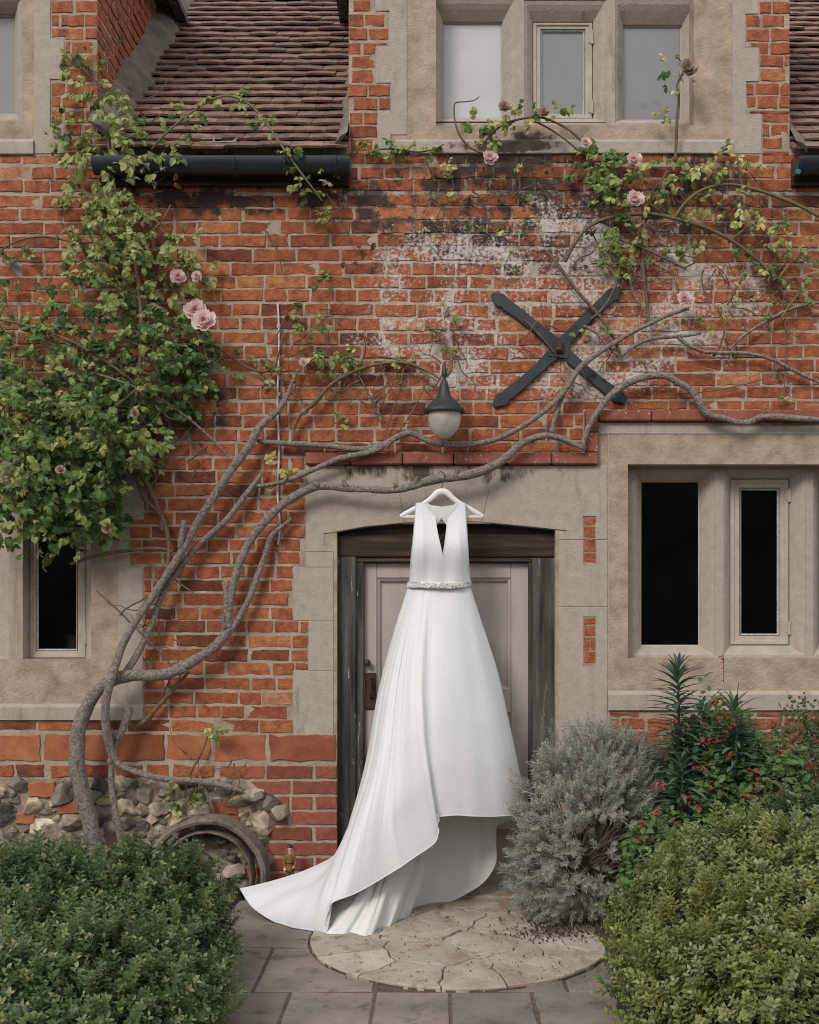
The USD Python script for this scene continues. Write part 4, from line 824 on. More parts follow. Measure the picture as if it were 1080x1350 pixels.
# leaves still on the old climber
scatter_sprays(cl, [(400, 430, 28, 40, 12, -.09, -.03, (.2, .4, .4), .8), (432, 478, 38, 20, 20, -.10, -.03, (.3, .5, .2), .9), (470, 470, 40, 10, 8, -.08, -.03, (.1, .5, .4), .7), (372, 612, 30, 14, 8, -.09, -.03, (.2, .4, .4), .8), (455, 565, 15, 20, 4, -.08, -.03, (.2, .6, .2), .8),
    (285, 968, 13, 18, 6, -.12, -.05, (.0, .7, .3), .85), (240, 1052, 20, 16, 9, -.16, -.08, (.1, .7, .2), .9), (225, 1025, 12, 5, 3, -.13, -.1, (.2, .8, 0), .6), (590, 412, 15, 12, 3, -.06, -.03, (.1, .8, .1), .7), (530, 470, 20, 14, 4, -.06, -.03, (.1, .5, .4), .6), (590, 455, 8, 10, 2, -.06, -.03, (.1, .8, .1), .6), (430, 370, 14, 16, 5, -.06, -.03, (.4, .5, .1), .7)], 31)

# ------------------------------------------------------------------ rose blooms
M['petal'] = look('petal', [(0.3, (0.80, 0.60, 0.585)), (0.7, (0.84, 0.71, 0.69))], scale=60, rough=0.6, bump=0.1, trans=0.4, rand=[(0, (0.96, 0.92, 0.93)), (1, (1.02, 1.05, 1.04))])
M['petal_heart'] = look('petal_heart', [(0.3, (0.68, 0.30, 0.28)), (0.7, (0.76, 0.47, 0.43))], scale=60, rough=0.6, bump=0.1, trans=0.25)
M['petal_old'] = look('petal_old', [(0.3, (0.38, 0.26, 0.18)), (0.7, (0.55, 0.44, 0.36))], scale=60, rough=0.7, bump=0.2, trans=0.25)
def petal_mesh(L, W, cup, n=4):
    V, F = [], []
    for i in range(n + 1):
        t = i / n; w = W / 2 * math.sin(math.pi * (0.12 + 0.72 * t)) ** 0.7
        for j in range(4):
            s = j / 1.5 - 1
            V.append((L * t, s * w, cup * L * t * t + 0.18 * W * s * s - 0.1 * L * max(0, t - .8) * 5 * 0.4))
    for i in range(n):
        for j in range(3): F.append((i * 4 + j, i * 4 + 4 + j, i * 4 + 5 + j, i * 4 + 1 + j))
    return np.array(V), np.array(F)
def bloom(parent, px, py, r_px, y, old=False, seed=0, tilt=(0, -1, .25)):
    r = np.random.default_rng(900 + seed); rad = r_px / S * 1.0; c = P(px, py, y)
    A = frame(np.array([np.cross([1, 0.1, 0.2], tilt)]), np.array([tilt], float))[0]
    def rings(spec):
        out = []
        for k, (n, L, W, elev, cup) in enumerate(spec):
            for i in range(n):
                a = 2 * math.pi * (i + 0.5 * (k % 2)) / n + r.normal(0, .1)
                v, f = petal_mesh(L * rad * r.uniform(.9, 1.08), W * rad, cup)
                e = elev + r.normal(0, .08); ce, se = math.cos(e), math.sin(e)
                v = np.c_[v[:, 0] * ce - v[:, 2] * se, v[:, 1], v[:, 0] * se + v[:, 2] * ce] + (0.06 * rad, 0, 0.02 * rad)
                ca, sa = math.cos(a), math.sin(a); v = np.c_[v[:, 0] * ca - v[:, 1] * sa, v[:, 0] * sa + v[:, 1] * ca, v[:, 2]]
                out.append((v @ A.T + c, q2t(f)))
        return join(out)
    b = part('rose_bloom', rings([(7, 1.0, 1.0, .12, .25), (8, .88, .85, .35, .3), (9, .74, .7, .6, .3), (9, .6, .55, .8, .3)]), M['petal_old' if old else 'petal'], parent, smooth=True)
    part('bloom_heart', rings([(8, .48, .4, 1.0, .15), (7, .38, .3, 1.2, .1)]), M['petal_old' if old else 'petal_heart'], b, smooth=True)

# ------------------------------------------------------------------ left climbing rose
rl = thing('climbing_rose', 'dense green climbing rose covering the wall over the lower left window', 'climbing rose', (X(150), -0.05, 0.05))
for pts, w, mt in (([(215, 700, -.05), (195, 640, -.07), (172, 590, -.14), (182, 510, -.16), (186, 430, -.14), (178, 340, -.12), (152, 250, -.10), (140, 170, -.08), (118, 80, -.06)], [7, 7, 7, 6, 6, 5, 4, 3, 2], 'stem'),
    ([(170, 590, -.14), (120, 560, -.22), (60, 540, -.25), (-10, 530, -.22)], [6, 5, 4, 3], 'stem'), ([(182, 510, -.16), (130, 470, -.22), (70, 440, -.2), (-10, 420, -.15)], [5, 4, 3, 3], 'stem'),
    ([(100, 485, -.22), (150, 500, -.24), (200, 520, -.2), (240, 545, -.12), (270, 570, -.08), (302, 603, -.06)], [3, 3, 3, 3, 3, 2], 'bark'), ([(0, 528, -.25), (65, 545, -.26), (130, 545, -.26), (190, 505, -.22), (240, 475, -.12), (280, 462, -.05)], [3, 3, 3, 3, 2, 2], 'stem'),
    ([(210, 450, -.12), (245, 448, -.08), (282, 455, -.05), (310, 475, -.04), (350, 490, -.04), (362, 480, -.04)], [3, 3, 3, 3, 3, 2], 'stem'), ([(345, 512, -.03), (365, 475, -.04), (373, 430, -.03)], [3, 3, 2], 'stem'),
    ([(0, 331, -.05), (60, 312, -.06), (110, 320, -.08), (160, 300, -.1)], [2.5, 3, 3, 3], 'stem'), ([(200, 197, -.10), (225, 170, -.12), (250, 150, -.12), (275, 133, -.12), (300, 126, -.12), (325, 135, -.13), (350, 160, -.15), (370, 190, -.18), (395, 225, -.19), (425, 265, -.15)], [3, 3, 3, 3, 3, 3, 3, 3, 2.5, 2], 'stem_green'),
    ([(210, 300, -.1), (235, 330, -.08), (250, 370, -.07), (240, 420, -.05)], [3, 3, 2.5, 2], 'stem'), ([(175, 320, -.12), (205, 300, -.1), (225, 270, -.08)], [3, 2.5, 2], 'stem_green'), ([(125, 600, -.14), (135, 640, -.13), (150, 665, -.1)], [3, 2.5, 2], 'stem'), ([(430, 255, -.1), (450, 290, -.04), (463, 320, -.03)], [2, 2, 2], 'stem'),
    ([(480, 205, -.05), (510, 196, -.06), (550, 200, -.06), (585, 190, -.05)], [2.5, 2.5, 2, 2], 'stem_green')):
    stem(rl, pts, w, mat=mt, sides=6, jit=.1, seed=len(pts))
DK, MD, PL_ = (.55, .38, .07), (.3, .5, .2), (.05, .4, .55)
scatter_sprays(rl, [(90, 560, 95, 55, 330, -.48, -.05, (.45, .47, .08), 1.0), (60, 480, 90, 60, 230, -.36, -.04, (.6, .36, .04), 1), (190, 470, 85, 80, 210, -.30, -.04, (.6, .3, .1), 1), (245, 500, 42, 55, 80, -.2, -.03, (.55, .4, .05), .95), (35, 610, 60, 50, 160, -.5, -.1, (.5, .45, .05), 1.0), (110, 620, 60, 42, 130, -.45, -.06, (.6, .4, 0), 1),
    (140, 665, 26, 50, 46, -.25, -.05, DK, .9), (80, 700, 40, 40, 26, -.3, -.1, DK, .9), (45, 660, 45, 45, 80, -.42, -.08, DK, .95), (90, 665, 70, 45, 110, -.40, -.08, (.75, .23, .02), .95), (10, 690, 40, 50, 60, -.38, -.1, (.75, .23, .02), .9), (130, 700, 40, 35, 34, -.25, -.06, DK, .85), (20, 540, 60, 50, 120, -.46, -.1, (.5, .45, .05), 1), (190, 590, 30, 40, 34, -.2, -.04, DK, .9), (140, 575, 80, 30, 70, -.5, -.2, (.4, .5, .1), 1),
    (115, 95, 26, 34, 30, -.16, -.03, (.2, .5, .3), .85), (105, 70, 22, 12, 10, -.1, -.02, MD, .8), (150, 165, 34, 48, 64, -.22, -.04, (.15, .5, .35), .95), (130, 235, 48, 45, 95, -.26, -.04, (.1, .4, .5), 1), (188, 205, 32, 36, 30, -.25, -.1, (.1, .5, .4), .95), (90, 170, 25, 30, 22, -.12, -.02, (.4, .5, .1), .85), (160, 290, 48, 42, 100, -.28, -.04, PL_, 1), (130, 320, 46, 40, 80, -.28, -.04, (.2, .4, .4), 1),
    (170, 355, 45, 40, 80, -.28, -.04, (.2, .4, .4), 1), (225, 330, 34, 36, 40, -.16, -.03, PL_, .95), (250, 365, 30, 26, 24, -.13, -.03, (.2, .5, .3), .9), (115, 395, 65, 40, 90, -.3, -.04, (.5, .4, .1), 1), (205, 405, 55, 30, 50, -.22, -.03, (.3, .45, .25), .95), (30, 400, 50, 40, 34, -.2, -.03, DK, .9), (20, 330, 30, 14, 9, -.08, -.03, DK, .8),
    (245, 155, 30, 22, 11, -.15, -.08, MD, .8), (300, 130, 32, 12, 12, -.15, -.1, MD, .8), (345, 160, 18, 22, 10, -.18, -.12, MD, .8), (385, 205, 18, 22, 9, -.2, -.15, MD, .8), (415, 240, 28, 28, 17, -.2, -.06, (.4, .5, .1), .9), (425, 275, 12, 14, 5, -.12, -.05, (.4, .6, 0), .9), (505, 195, 32, 10, 16, -.09, -.03, (.5, .5, 0), .8), (560, 194, 30, 10, 10, -.09, -.03, (.5, .5, 0), .75), (225, 195, 22, 18, 10, -.2, -.12, MD, .9),
    (320, 480, 40, 14, 9, -.07, -.03, (.3, .6, .1), .8), (360, 495, 20, 16, 5, -.07, -.03, (.1, .5, .4), .8), (268, 455, 14, 16, 6, -.08, -.03, DK, .9)], 77, limit=300)
for i, (x, y, r_, yy) in enumerate([(235, 366, 10, -.17), (260, 365, 7, -.14), (258, 411, 14, -.16), (270, 425, 15, -.19)]): bloom(rl, x, y, r_, yy, seed=i, tilt=(0.12 * (-1) ** i, -1, .2 + .05 * i))
for i, (x, y, r_, yy) in enumerate([(80, 620, 6, -.45), (141, 698, 6, -.26), (178, 545, 6, -.3)]): bloom(rl, x, y, r_, yy, old=True, seed=20 + i)

# ------------------------------------------------------------------ right climbing rose, thin arching canes below and over the upper window
rr_ = thing('climbing_rose', 'sparse climbing rose on thin arching canes under the upper right window', 'climbing rose', (X(860), -0.05, Z(560)))
for pts, w, mt in (([(745, 345, -.05), (755, 325, -.06), (775, 300, -.07), (800, 288, -.075), (825, 283, -.08), (858, 282, -.08), (897, 290, -.08), (933, 301, -.08), (961, 315, -.08), (986, 332, -.075), (1008, 351, -.07), (1024, 372, -.06), (1036, 395, -.04)], [5, 5, 5, 5, 5, 5, 5, 5, 4.5, 4.5, 4, 4, 3], 'stem'),
    ([(891, 286, -.07), (910, 261, -.08), (935, 247, -.08), (960, 243, -.085), (997, 250, -.085), (1030, 261, -.08), (1058, 273, -.08), (1095, 295, -.08)], [4, 4, 4, 4, 4.5, 5, 5, 5], 'stem_green'), ([(847, 340, -.04), (850, 375, -.05), (854, 405, -.05), (856, 426, -.05)], [4, 4, 4, 4], 'stem'),
    ([(720, 330, -.04), (740, 355, -.05), (765, 388, -.055), (790, 416, -.06), (805, 438, -.06), (819, 470, -.05)], [4, 4.5, 4.5, 4.5, 4.5, 4], 'stem'), ([(890, 212, -.06), (892, 178, -.07), (893, 154, -.08), (895, 125, -.08), (893, 112, -.085), (900, 96, -.085), (895, 77, -.08)], [4, 4, 3.5, 3.5, 3, 3, 2], 'stem'),
    ([(640, 202, -.05), (613, 188, -.06), (603, 171, -.07), (599, 153, -.075), (600, 136, -.075), (613, 134, -.07), (632, 127, -.07)], [2.6, 2.6, 2.4, 2.2, 2, 1.6, 1.2], 'stem'), ([(634, 195, -.06), (646, 179, -.07), (662, 165, -.08), (685, 157, -.085), (709, 154, -.09), (732, 161, -.08), (750, 171, -.075), (768, 188, -.06)], [3, 3, 3, 3, 3, 3, 3, 3], 'stem'),
    ([(700, 158, -.085), (725, 170, -.08), (748, 186, -.07), (764, 200, -.05)], [2.4, 2.4, 2.4, 2], 'stem'), ([(815, 240, -.06), (840, 255, -.06), (865, 275, -.07), (880, 287, -.07)], [3, 3, 3, 3], 'stem'), ([(880, 225, -.05), (865, 255, -.05), (850, 300, -.05), (845, 340, -.04)], [3, 3, 3, 3], 'stem'),
    ([(795, 310, -.05), (830, 320, -.06), (865, 335, -.06), (905, 355, -.05)], [3, 3, 3, 2.5], 'stem'), ([(830, 355, -.05), (835, 385, -.05), (850, 410, -.05), (858, 424, -.05)], [3, 3, 2.5, 2.5], 'bark'), ([(817, 350, -.05), (812, 375, -.07), (803, 395, -.07), (780, 420, -.06)], [4, 4, 3, 3], 'stem'), ([(770, 430, -.04), (788, 440, -.06), (800, 455, -.055), (815, 468, -.05)], [4, 4, 4, 4], 'bark'),
    ([(1024, 372, -.06), (1040, 350, -.06), (1070, 325, -.06)], [3, 3, 2], 'stem_green'), ([(940, 470, -.04), (955, 430, -.05), (945, 405, -.05)], [3, 2.5, 2], 'stem'), ([(1030, 420, -.05), (1055, 385, -.06), (1080, 360, -.06)], [3, 3, 2], 'stem_green'), ([(960, 320, -.07), (985, 300, -.08), (1010, 285, -.08)], [2.5, 2.5, 2], 'stem_green'), ([(880, 520, -.03), (940, 515, -.035), (1020, 495, -.03)], [1.6, 1.6, 1.4], 'stem'), ([(1035, 420, -.03), (1036, 470, -.03), (1033, 530, -.03)], [1.6, 1.6, 1.6], 'stem'), ([(980, 250, -.08), (975, 225, -.09), (972, 205, -.09)], [2, 2, 2], 'stem')):
    stem(rr_, pts, w, mat=mt, sides=6, jit=.1, seed=len(pts))
scatter_sprays(rr_, [(655, 168, 30, 22, 16, -.14, -.06, (.2, .4, .4), .8), (685, 150, 28, 14, 15, -.14, -.08, (.2, .4, .4), .8), (735, 145, 20, 18, 9, -.13, -.08, (.3, .5, .2), .8), (805, 232, 34, 36, 62, -.2, -.03, (.3, .45, .25), .9), (780, 215, 18, 22, 16, -.15, -.03, MD, .9), (893, 100, 24, 26, 11, -.12, -.07, (.2, .4, .4), .75), (876, 150, 10, 20, 4, -.1, -.07, (.1, .4, .5), .7), (885, 225, 40, 20, 26, -.13, -.03, (.1, .4, .5), .8), (955, 218, 50, 18, 26, -.13, -.04, (.1, .4, .5), .8), (925, 270, 60, 28, 26, -.13, -.04, (.1, .45, .45), .8),
    (1000, 300, 45, 30, 28, -.13, -.04, (.1, .4, .5), .8), (820, 305, 32, 28, 30, -.14, -.03, (.2, .5, .3), .85), (862, 262, 36, 22, 16, -.12, -.03, (.2, .4, .4), .8), (822, 342, 26, 26, 22, -.12, -.03, (.2, .4, .4), .85), (1005, 340, 30, 25, 14, -.12, -.04, (.4, .4, .2), .8), (690, 240, 50, 20, 7, -.06, -.02, (.1, .4, .5), .7), (590, 240, 20, 40, 8, -.06, -.02, (.1, .4, .5), .7), (640, 300, 30, 15, 6, -.06, -.02, (.2, .3, .5), .65), (1050, 320, 30, 30, 14, -.12, -.04, (.1, .5, .4), .8),
    (1040, 385, 40, 30, 12, -.1, -.04, (.1, .4, .5), .75), (985, 400, 40, 25, 10, -.08, -.03, (.1, .4, .5), .7), (950, 430, 20, 25, 6, -.07, -.03, (.1, .4, .5), .7), (1035, 500, 12, 40, 6, -.06, -.03, (0, .4, .6), .65), (745, 440, 5, 5, 1, -.06, -.05, (0, 1, 0), .7), (787, 434, 8, 10, 3, -.08, -.05, (0, .5, .5), .7), (720, 350, 60, 30, 3, -.05, -.02, (0, .4, .6), .6), (570, 300, 20, 15, 3, -.05, -.02, (0, .4, .6), .6), (910, 330, 30, 20, 7, -.1, -.04, (.1, .4, .5), .75)], 99, limit=300)
for i, (x, y, r_, yy) in enumerate([(646, 210, 10, -.1), (836, 212, 10, -.16), (837, 264, 11, -.2), (903, 395, 10, -.08), (772, 189, 7, -.12), (588, 427, 5, -.06), (400, 478, 6, -.1)]): bloom(rr_ if i < 6 else cl, x, y, r_, yy, seed=40 + i, tilt=(0.1 * (-1) ** i, -1, .3))
for i, (x, y, r_, yy) in enumerate([(907, 92, 13, -.12), (665, 142, 8, -.13), (717, 150, 8, -.12)]): bloom(rr_, x, y, r_, yy, old=True, seed=60 + i)
# rusty dead leaves
for i, (x, y) in enumerate([(380, 412), (388, 425), (470, 325), (485, 335), (455, 345), (472, 350), (232, 228), (230, 240), (495, 320), (372, 470), (428, 250)]):
    v, f = leaf_mesh(.05, .025, .6, 1.3); vs, ff = place((v, f), np.array([P(x, y, -.05 if x > 240 else -.2)]), R.normal(0, 1, (1, 3)) + (0, 0, -1), R.normal(0, .5, (1, 3)) + (0, -1, .2), [1.0]); part('dead_leaf', (vs[0], ff), M['leaf_rust'], rl)
# pale cable stapled up the wall
cb = thing('cable', 'thin pale cable running up the brick wall left of the door', 'cable', (X(368), 0, Z(640)))
part('cable_run', tube(pxpath([(366, 400, -.012), (368, 460, -.013), (366, 540, -.014), (368, 600, -.013), (366, 650, -.014), (369, 690, -.012), (366, 718, -.012)], 3)[0], 0.0055, 6), look('cable', [(0.3, (0.42, 0.44, 0.44)), (0.7, (0.55, 0.56, 0.56))], scale=20, bump=0, rough=.5), cb, smooth=True)
for yy in (430, 520, 610, 690): part('clip', cbox(P(365, yy + 2, -.019), P(370, yy - 2, 0.0), .002), M['putty'], cb)

# fine bare twigs among the canes, different on each rose
def twigs(parent, spots, seed, mat='stem'):
    r = np.random.default_rng(seed); o = []
    for (cx, cy, rx, ry, n, yd) in spots:
        for k in range(n):
            x, y = cx + rx * r.uniform(-1, 1), cy + ry * r.uniform(-1, 1); a = r.uniform(0, 2 * np.pi); pts = [(x, y, yd)]
            for j in range(r.integers(3, 7)):
                a += r.normal(0, .45); x += 9 * math.cos(a); y += 9 * math.sin(a); pts.append((x, y, yd + r.normal(0, .012)))
            p, w = pxpath([(q[0], q[1], min(-.012, q[2])) for q in pts], np.linspace(r.uniform(1.4, 2.6), .8, len(pts))); o.append(tube(p, w, 4, len(pts) * 2, cap=False))
    part('twigs', join(o), M[mat], parent, kind='stuff', label='fine bare twigs')
twigs(rl, [(150, 300, 80, 80, 26, -.08), (110, 520, 110, 90, 50, -.2), (220, 470, 60, 60, 26, -.1), (140, 640, 60, 40, 20, -.12), (150, 160, 50, 60, 20, -.1), (235, 560, 40, 50, 12, -.04)], 3)
twigs(rr_, [(900, 300, 110, 60, 44, -.05), (1000, 400, 60, 70, 22, -.04), (620, 270, 60, 50, 12, -.03), (820, 330, 40, 40, 14, -.05), (690, 240, 60, 25, 8, -.03)], 4)
twigs(cl, [(470, 520, 60, 50, 20, -.04), (420, 450, 50, 60, 18, -.04), (210, 820, 30, 60, 14, -.05), (570, 470, 30, 40, 10, -.05), (770, 460, 60, 40, 8, -.04), (280, 1020, 30, 30, 8, -.05)], 5)
# ------------------------------------------------------------------ box bushes
M['box_leaf'] = leaf_look('box_leaf', [(0.32, (0.053, 0.093, 0.037)), (0.5, (0.093, 0.146, 0.056)), (0.68, (0.181, 0.223, 0.091))], [(0, (0.45, 0.5, 0.5)), (0.5, g3(1)), (0.85, (1.4, 1.3, 1.2)), (0.96, (2.0, 1.6, 1.3)), (1, (2.8, 1.4, 0.9))], scale=4.5, trans=0.3, rough=0.36)
M['box_tip'] = leaf_look('box_tip', [(0.3, (0.154, 0.200, 0.096)), (0.7, (0.278, 0.310, 0.174))], [(0, (0.6, 0.68, 0.65)), (0.6, g3(1)), (0.93, (1.3, 1.15, 1.0)), (1, (1.5, 0.85, 0.6))], scale=5, trans=0.35, rough=0.4)
def box_shoot(seed, n=9, L=0.085):
    r = np.random.default_rng(seed); lo, hi = [], []
    bend = r.normal(0, .15, 2)
    for k in range(n):
        t = (k + 0.5) / n; x = L * t; c = np.array([x, bend[0] * x * t, bend[1] * x * t])
        for s in (0, 1):
            a = (k % 2) * math.pi / 2 + s * math.pi + r.normal(0, .25); sz = (0.0255 - 0.010 * t * t) * r.uniform(.85, 1.15)
            v, f = leaf_mesh(sz, sz * 0.52, .25, .5, n=3)
            d = np.array([[0.75 + .35 * t, math.cos(a), math.sin(a)]]); up = np.array([[1.0, -math.cos(a) * .6, -math.sin(a) * .6]])
            vs, ff = place((v, f), c[None], d, up, [1.0]); (hi if k >= n - 2 else lo).append((vs[0], ff))
    stm = tube([(0, 0, 0), (L * .5, bend[0] * L * .25, bend[1] * L * .25), (L, bend[0] * L, bend[1] * L)], [.0016, .0013, .0008], 3, 4, cap=False)
    return join(lo + [stm]), join(hi)
SHOOTS = [box_shoot(k, 6 + k % 5, 0.055 + 0.009 * (k % 6)) for k in range(14)]
def shell_points(lumps, n, r, inner=0.62, zmin=0.03, facing=True):
    """points and outward normals in the outer shell of a union of ellipsoids with an uneven surface"""
    out_p, out_n = [], []
    vol = np.array([l[3] * l[4] + l[3] * l[5] + l[4] * l[5] for l in lumps]); vol /= vol.sum()
    while len(out_p) < n:
        k = r.choice(len(lumps), p=vol); cx, cy, cz, rx, ry, rz = lumps[k]
        u = r.normal(0, 1, 3); u /= np.linalg.norm(u)
        if u[1] > 0.55: continue
        f = inner + (1 - inner) * r.random() ** 0.55
        bump_ = 1 + 0.62 * (meshkit.fbm(u * 4.2 + k * 7, 3, 5) - .5)
        p = np.array([cx, cy, cz]) + u * (rx, ry, rz) * f * bump_
        if p[2] < zmin: continue
        if any(j != k and (((p - l[:3]) / np.array(l[3:])) ** 2).sum() < inner ** 2 * .9 for j, l in enumerate(lumps)): continue
        nn = u / (rx, ry, rz); out_p.append(p); out_n.append(nn / np.linalg.norm(nn))
    return np.array(out_p), np.array(out_n)
def bush(name, label, lumps, n, seed, tip=0.5, loc=None, size=1.0):
    r = np.random.default_rng(seed); c = np.array(lumps)[:, :3].mean(0)
    t = thing(name, label, 'bush', (c[0], c[1], 0), 'box bushes flanking the path')
    p, nn = shell_points(lumps, n, r); q_ = meshkit.fbm(p * 8, 2, seed) > .40; p, nn = p[q_], nn[q_]; n = len(p)
    d = nn + (0, -.1, 0.75) + r.normal(0, .38, (n, 3)); up = r.normal(0, 1, (n, 3)); sc = size * r.uniform(.55, 1.35, n); kk = r.integers(0, len(SHOOTS), n)
    tipm = r.random(n) < tip * np.clip(0.55 + (meshkit.noise(p * 5) - .5) * 1.6, 0.1, 1)
    A, B = [], []
    for k in range(len(SHOOTS)):
        m = kk == k
        if not m.any(): continue
        A.append(merge(*place(SHOOTS[k][0], p[m], d[m], up[m], sc[m])))
        for flag, dst in ((True, B), (False, A)):
            q = m & (tipm == flag)
            if q.any(): dst.append(merge(*place(SHOOTS[k][1], p[q], d[q], up[q], sc[q])))
    part('foliage', join(A), M['box_leaf'], t, kind='stuff', label='small dark green leaves')
    part('shoot_tips', join(B), M['box_tip'], t, kind='stuff', label='pale young shoot tips')
    m = r.integers(0, n, 150); far = p[m] + nn[m] * r.uniform(.01, .055, (150, 1)) + (0, 0, .01); ks = r.integers(0, len(SHOOTS), 150); dd = nn[m] + (0, -.1, 1.0) + r.normal(0, .3, (150, 3)); uu = r.normal(0, 1, (150, 3)); ss = size * r.uniform(.8, 1.5, 150)
    part('stray_shoots', join([merge(*place(SHOOTS[k][j], far[ks == k], dd[ks == k], uu[ks == k], ss[ks == k])) for k in range(len(SHOOTS)) for j in (0, 1) if (ks == k).any()]), M['box_tip'], t, kind='stuff')
    br = []
    for k in range(70):
        i = r.integers(n); q = p[i] - nn[i] * 0.02; b = np.array([c[0] + r.normal(0, .12), c[1] + r.normal(0, .12), 0.0])
        br.append(tube([b, b * .45 + q * .55 + (0, 0, .05), q], [.008, .005, .0025], 5, 8))
    part('branches', join(br), M['stem'], t, kind='stuff')
    return t
bush('box_bush', 'large box bush in the lower left corner, nearest the wheel rim', [(-1.52, -1.30, 0.10, .55, .55, .37), (-1.15, -1.22, 0.10, .30, .5, .36), (-1.28, -1.85, 0.02, .56, .5, .37), (-1.05, -1.80, 0.05, .27, .40, .25)], 8600, 1, tip=.6)
bush('box_bush', 'large paler box bush in the lower right corner beside the round paving', [(1.18, -1.35, 0.12, .45, .5, .46), (1.05, -1.75, 0.06, .38, .45, .40), (1.55, -1.6, 0.1, .5, .6, .46)], 7800, 2, tip=.75)
bush('box_bush', 'box bush behind the lower right one, under the red salvia', [(1.62, -0.92, 0.12, .50, .36, .47)], 2300, 3, tip=.6)

# ------------------------------------------------------------------ silvery lavender bush beside the door
M['lav'] = leaf_look('lav', [(0.3, (0.223, 0.228, 0.187)), (0.7, (0.318, 0.322, 0.274))], [(0, (0.55, 0.57, 0.55)), (0.5, g3(1)), (1, (1.35, 1.35, 1.3))], scale=8, trans=0.2, rough=0.8)
def needle_shoot(seed, n=26, L=0.06):
    r = np.random.default_rng(seed); o = []
    for k in range(n):
        t = (k + .5) / n; a = k * 2.4 + r.normal(0, .3); l = 0.027 * (1 - .35 * t) * r.uniform(.8, 1.2)
        v, f = leaf_mesh(l, .0044, .2, .5 * r.uniform(-.5, 1.5), n=2)
        d = np.array([[0.6 + .9 * t, math.cos(a), math.sin(a)]]); vs, ff = place((v, f), np.array([[L * t, 0, 0]]), d, np.array([[1, -math.cos(a), -math.sin(a)]]), [1.0]); o.append((vs[0], ff))
    return join(o)
LS = [needle_shoot(k) for k in range(6)]
lv = thing('lavender_bush', 'rounded silver grey lavender bush beside the door', 'bush', (X(775, -.42), -.42, 0))
r = np.random.default_rng(5); n = 2700
lc = np.array([X(778, -.42), -.42, 0.42])
p, nn = shell_points([(lc[0], lc[1], .46, .325, .30, .40), (lc[0] - .12, lc[1] - .04, .22, .27, .25, .22), (lc[0] + .10, lc[1] + .05, .62, .24, .2, .24), (lc[0] + .16, lc[1] + .08, .56, .22, .18, .30), (lc[0] + .02, lc[1], .55, .2, .2, .25)], n, r, inner=.50, zmin=.05)
gap = ((p[:, 0] - X(800, -.6)) / .15) ** 2 + ((p[:, 2] - Z(1120, -.6)) / .14) ** 2 < 1
p, nn = p[~gap | (r.random(n) < .12)], nn[~gap | (r.random(n) < .12)] if False else nn[: 0]
if len(nn) == 0:
    u = (p - lc) / (.34, .32, .46); nn = u / np.linalg.norm(u, axis=1, keepdims=True)
n = len(p); d = nn + (0, -.1, .55) + r.normal(0, .35, (n, 3)); kk = r.integers(0, 6, n); sc = r.uniform(.8, 1.25, n)
part('foliage', join([merge(*place(LS[k], p[kk == k], d[kk == k], r.normal(0, 1, ((kk == k).sum(), 3)), sc[kk == k])) for k in range(6)]), M['lav'], lv, kind='stuff')
M['twig'] = look('twig', [(0.3, (0.10, 0.078, 0.055)), (0.7, (0.24, 0.195, 0.145))], scale=30, bump=.3, rough=.9, rand=[(0, g3(.6)), (1, g3(1.3))])
tw = []
for k in range(170):
    i_ = r.integers(n); q = lc + (p[i_] - lc) * .8; q = q + r.normal(0, .01, 3); b = np.array([lc[0] + .03 + r.normal(0, .05), lc[1] + .03 + r.normal(0, .05), .05 + abs(r.normal(0, .05))])
    tw.append(tube([b, b * .5 + q * .5 + (0, -.03, .04 + r.normal(0, .03)), q], [.004, .003, .0016], 4, 8))
for k in range(70):
    b = P(770 + r.normal(0, 12), 1165 + r.normal(0, 10), -.5); q = P(r.uniform(770, 850), r.uniform(1075, 1140), -.62 + r.normal(0, .05)); tw.append(tube([b, b * .5 + q * .5 + (-.01, -.03, .05), q], [.003, .0025, .0012], 4, 8))
part('twigs', join(tw), M['twig'], lv, kind='stuff', label='bare brown twigs inside the bush')

# ------------------------------------------------------------------ spurge: tall stems with whorls of long narrow leaves
M['spurge'] = leaf_look('spurge', [(0.3, (0.057, 0.109, 0.069)), (0.7, (0.098, 0.161, 0.103))], [(0, g3(.65)), (0.5, g3(1)), (1, (1.5, 1.45, 1.4))], scale=10, trans=0.2, rough=.45)
def spurge(px, base_py, top_py, yd, label, n, L, seed, lean=0.0, lo=0.0):
    r = np.random.default_rng(seed); a, b = P(px, base_py, yd), P(px + lean, top_py, yd)
    t = thing('spurge_plant', label, 'plant', (a[0], a[1], a[2]))
    part('stalk', tube([a, (a + b) / 2 + (0.006, 0, 0), b], [.007, .006, .003], 7), M['spurge'], t, smooth=True)
    H = b[2] - a[2]
    for k in range(n):
        f = lo + (1 - lo) * (k + .5) / n; an = k * 2.39996 + r.normal(0, .15); c = a + (b - a) * f
        top = np.clip((f - .72) / .28, 0, 1); l = L * (1 - .22 * top ** 2) * (0.8 + .25 * math.sin(f * 13) ** 2) * r.uniform(.85, 1.1)
        e = .08 + 1.05 * top ** 1.3 + r.normal(0, .12)
        v, fc = leaf_mesh(l, l * .125 + .005, .35, (.55 + r.normal(0, .15)), n=5)
        d = np.array([[math.cos(an) * math.cos(e), math.sin(an) * math.cos(e), math.sin(e) + .25]])
        vs, ff = place((v, fc), c[None], d, np.array([[0, 0, 1.0]]) - d * .2, [1.0]); part('leaf', (vs[0], ff), M['spurge'], t)
spurge(893, 1010, 882, -.52, 'tallest dark green spurge with a spiky crown in front of the window sill', 130, .158, 1, lean=1)
spurge(898, 1090, 1003, -.62, 'shorter spurge in front of the tallest one, between lavender and salvia', 74, .155, 2)
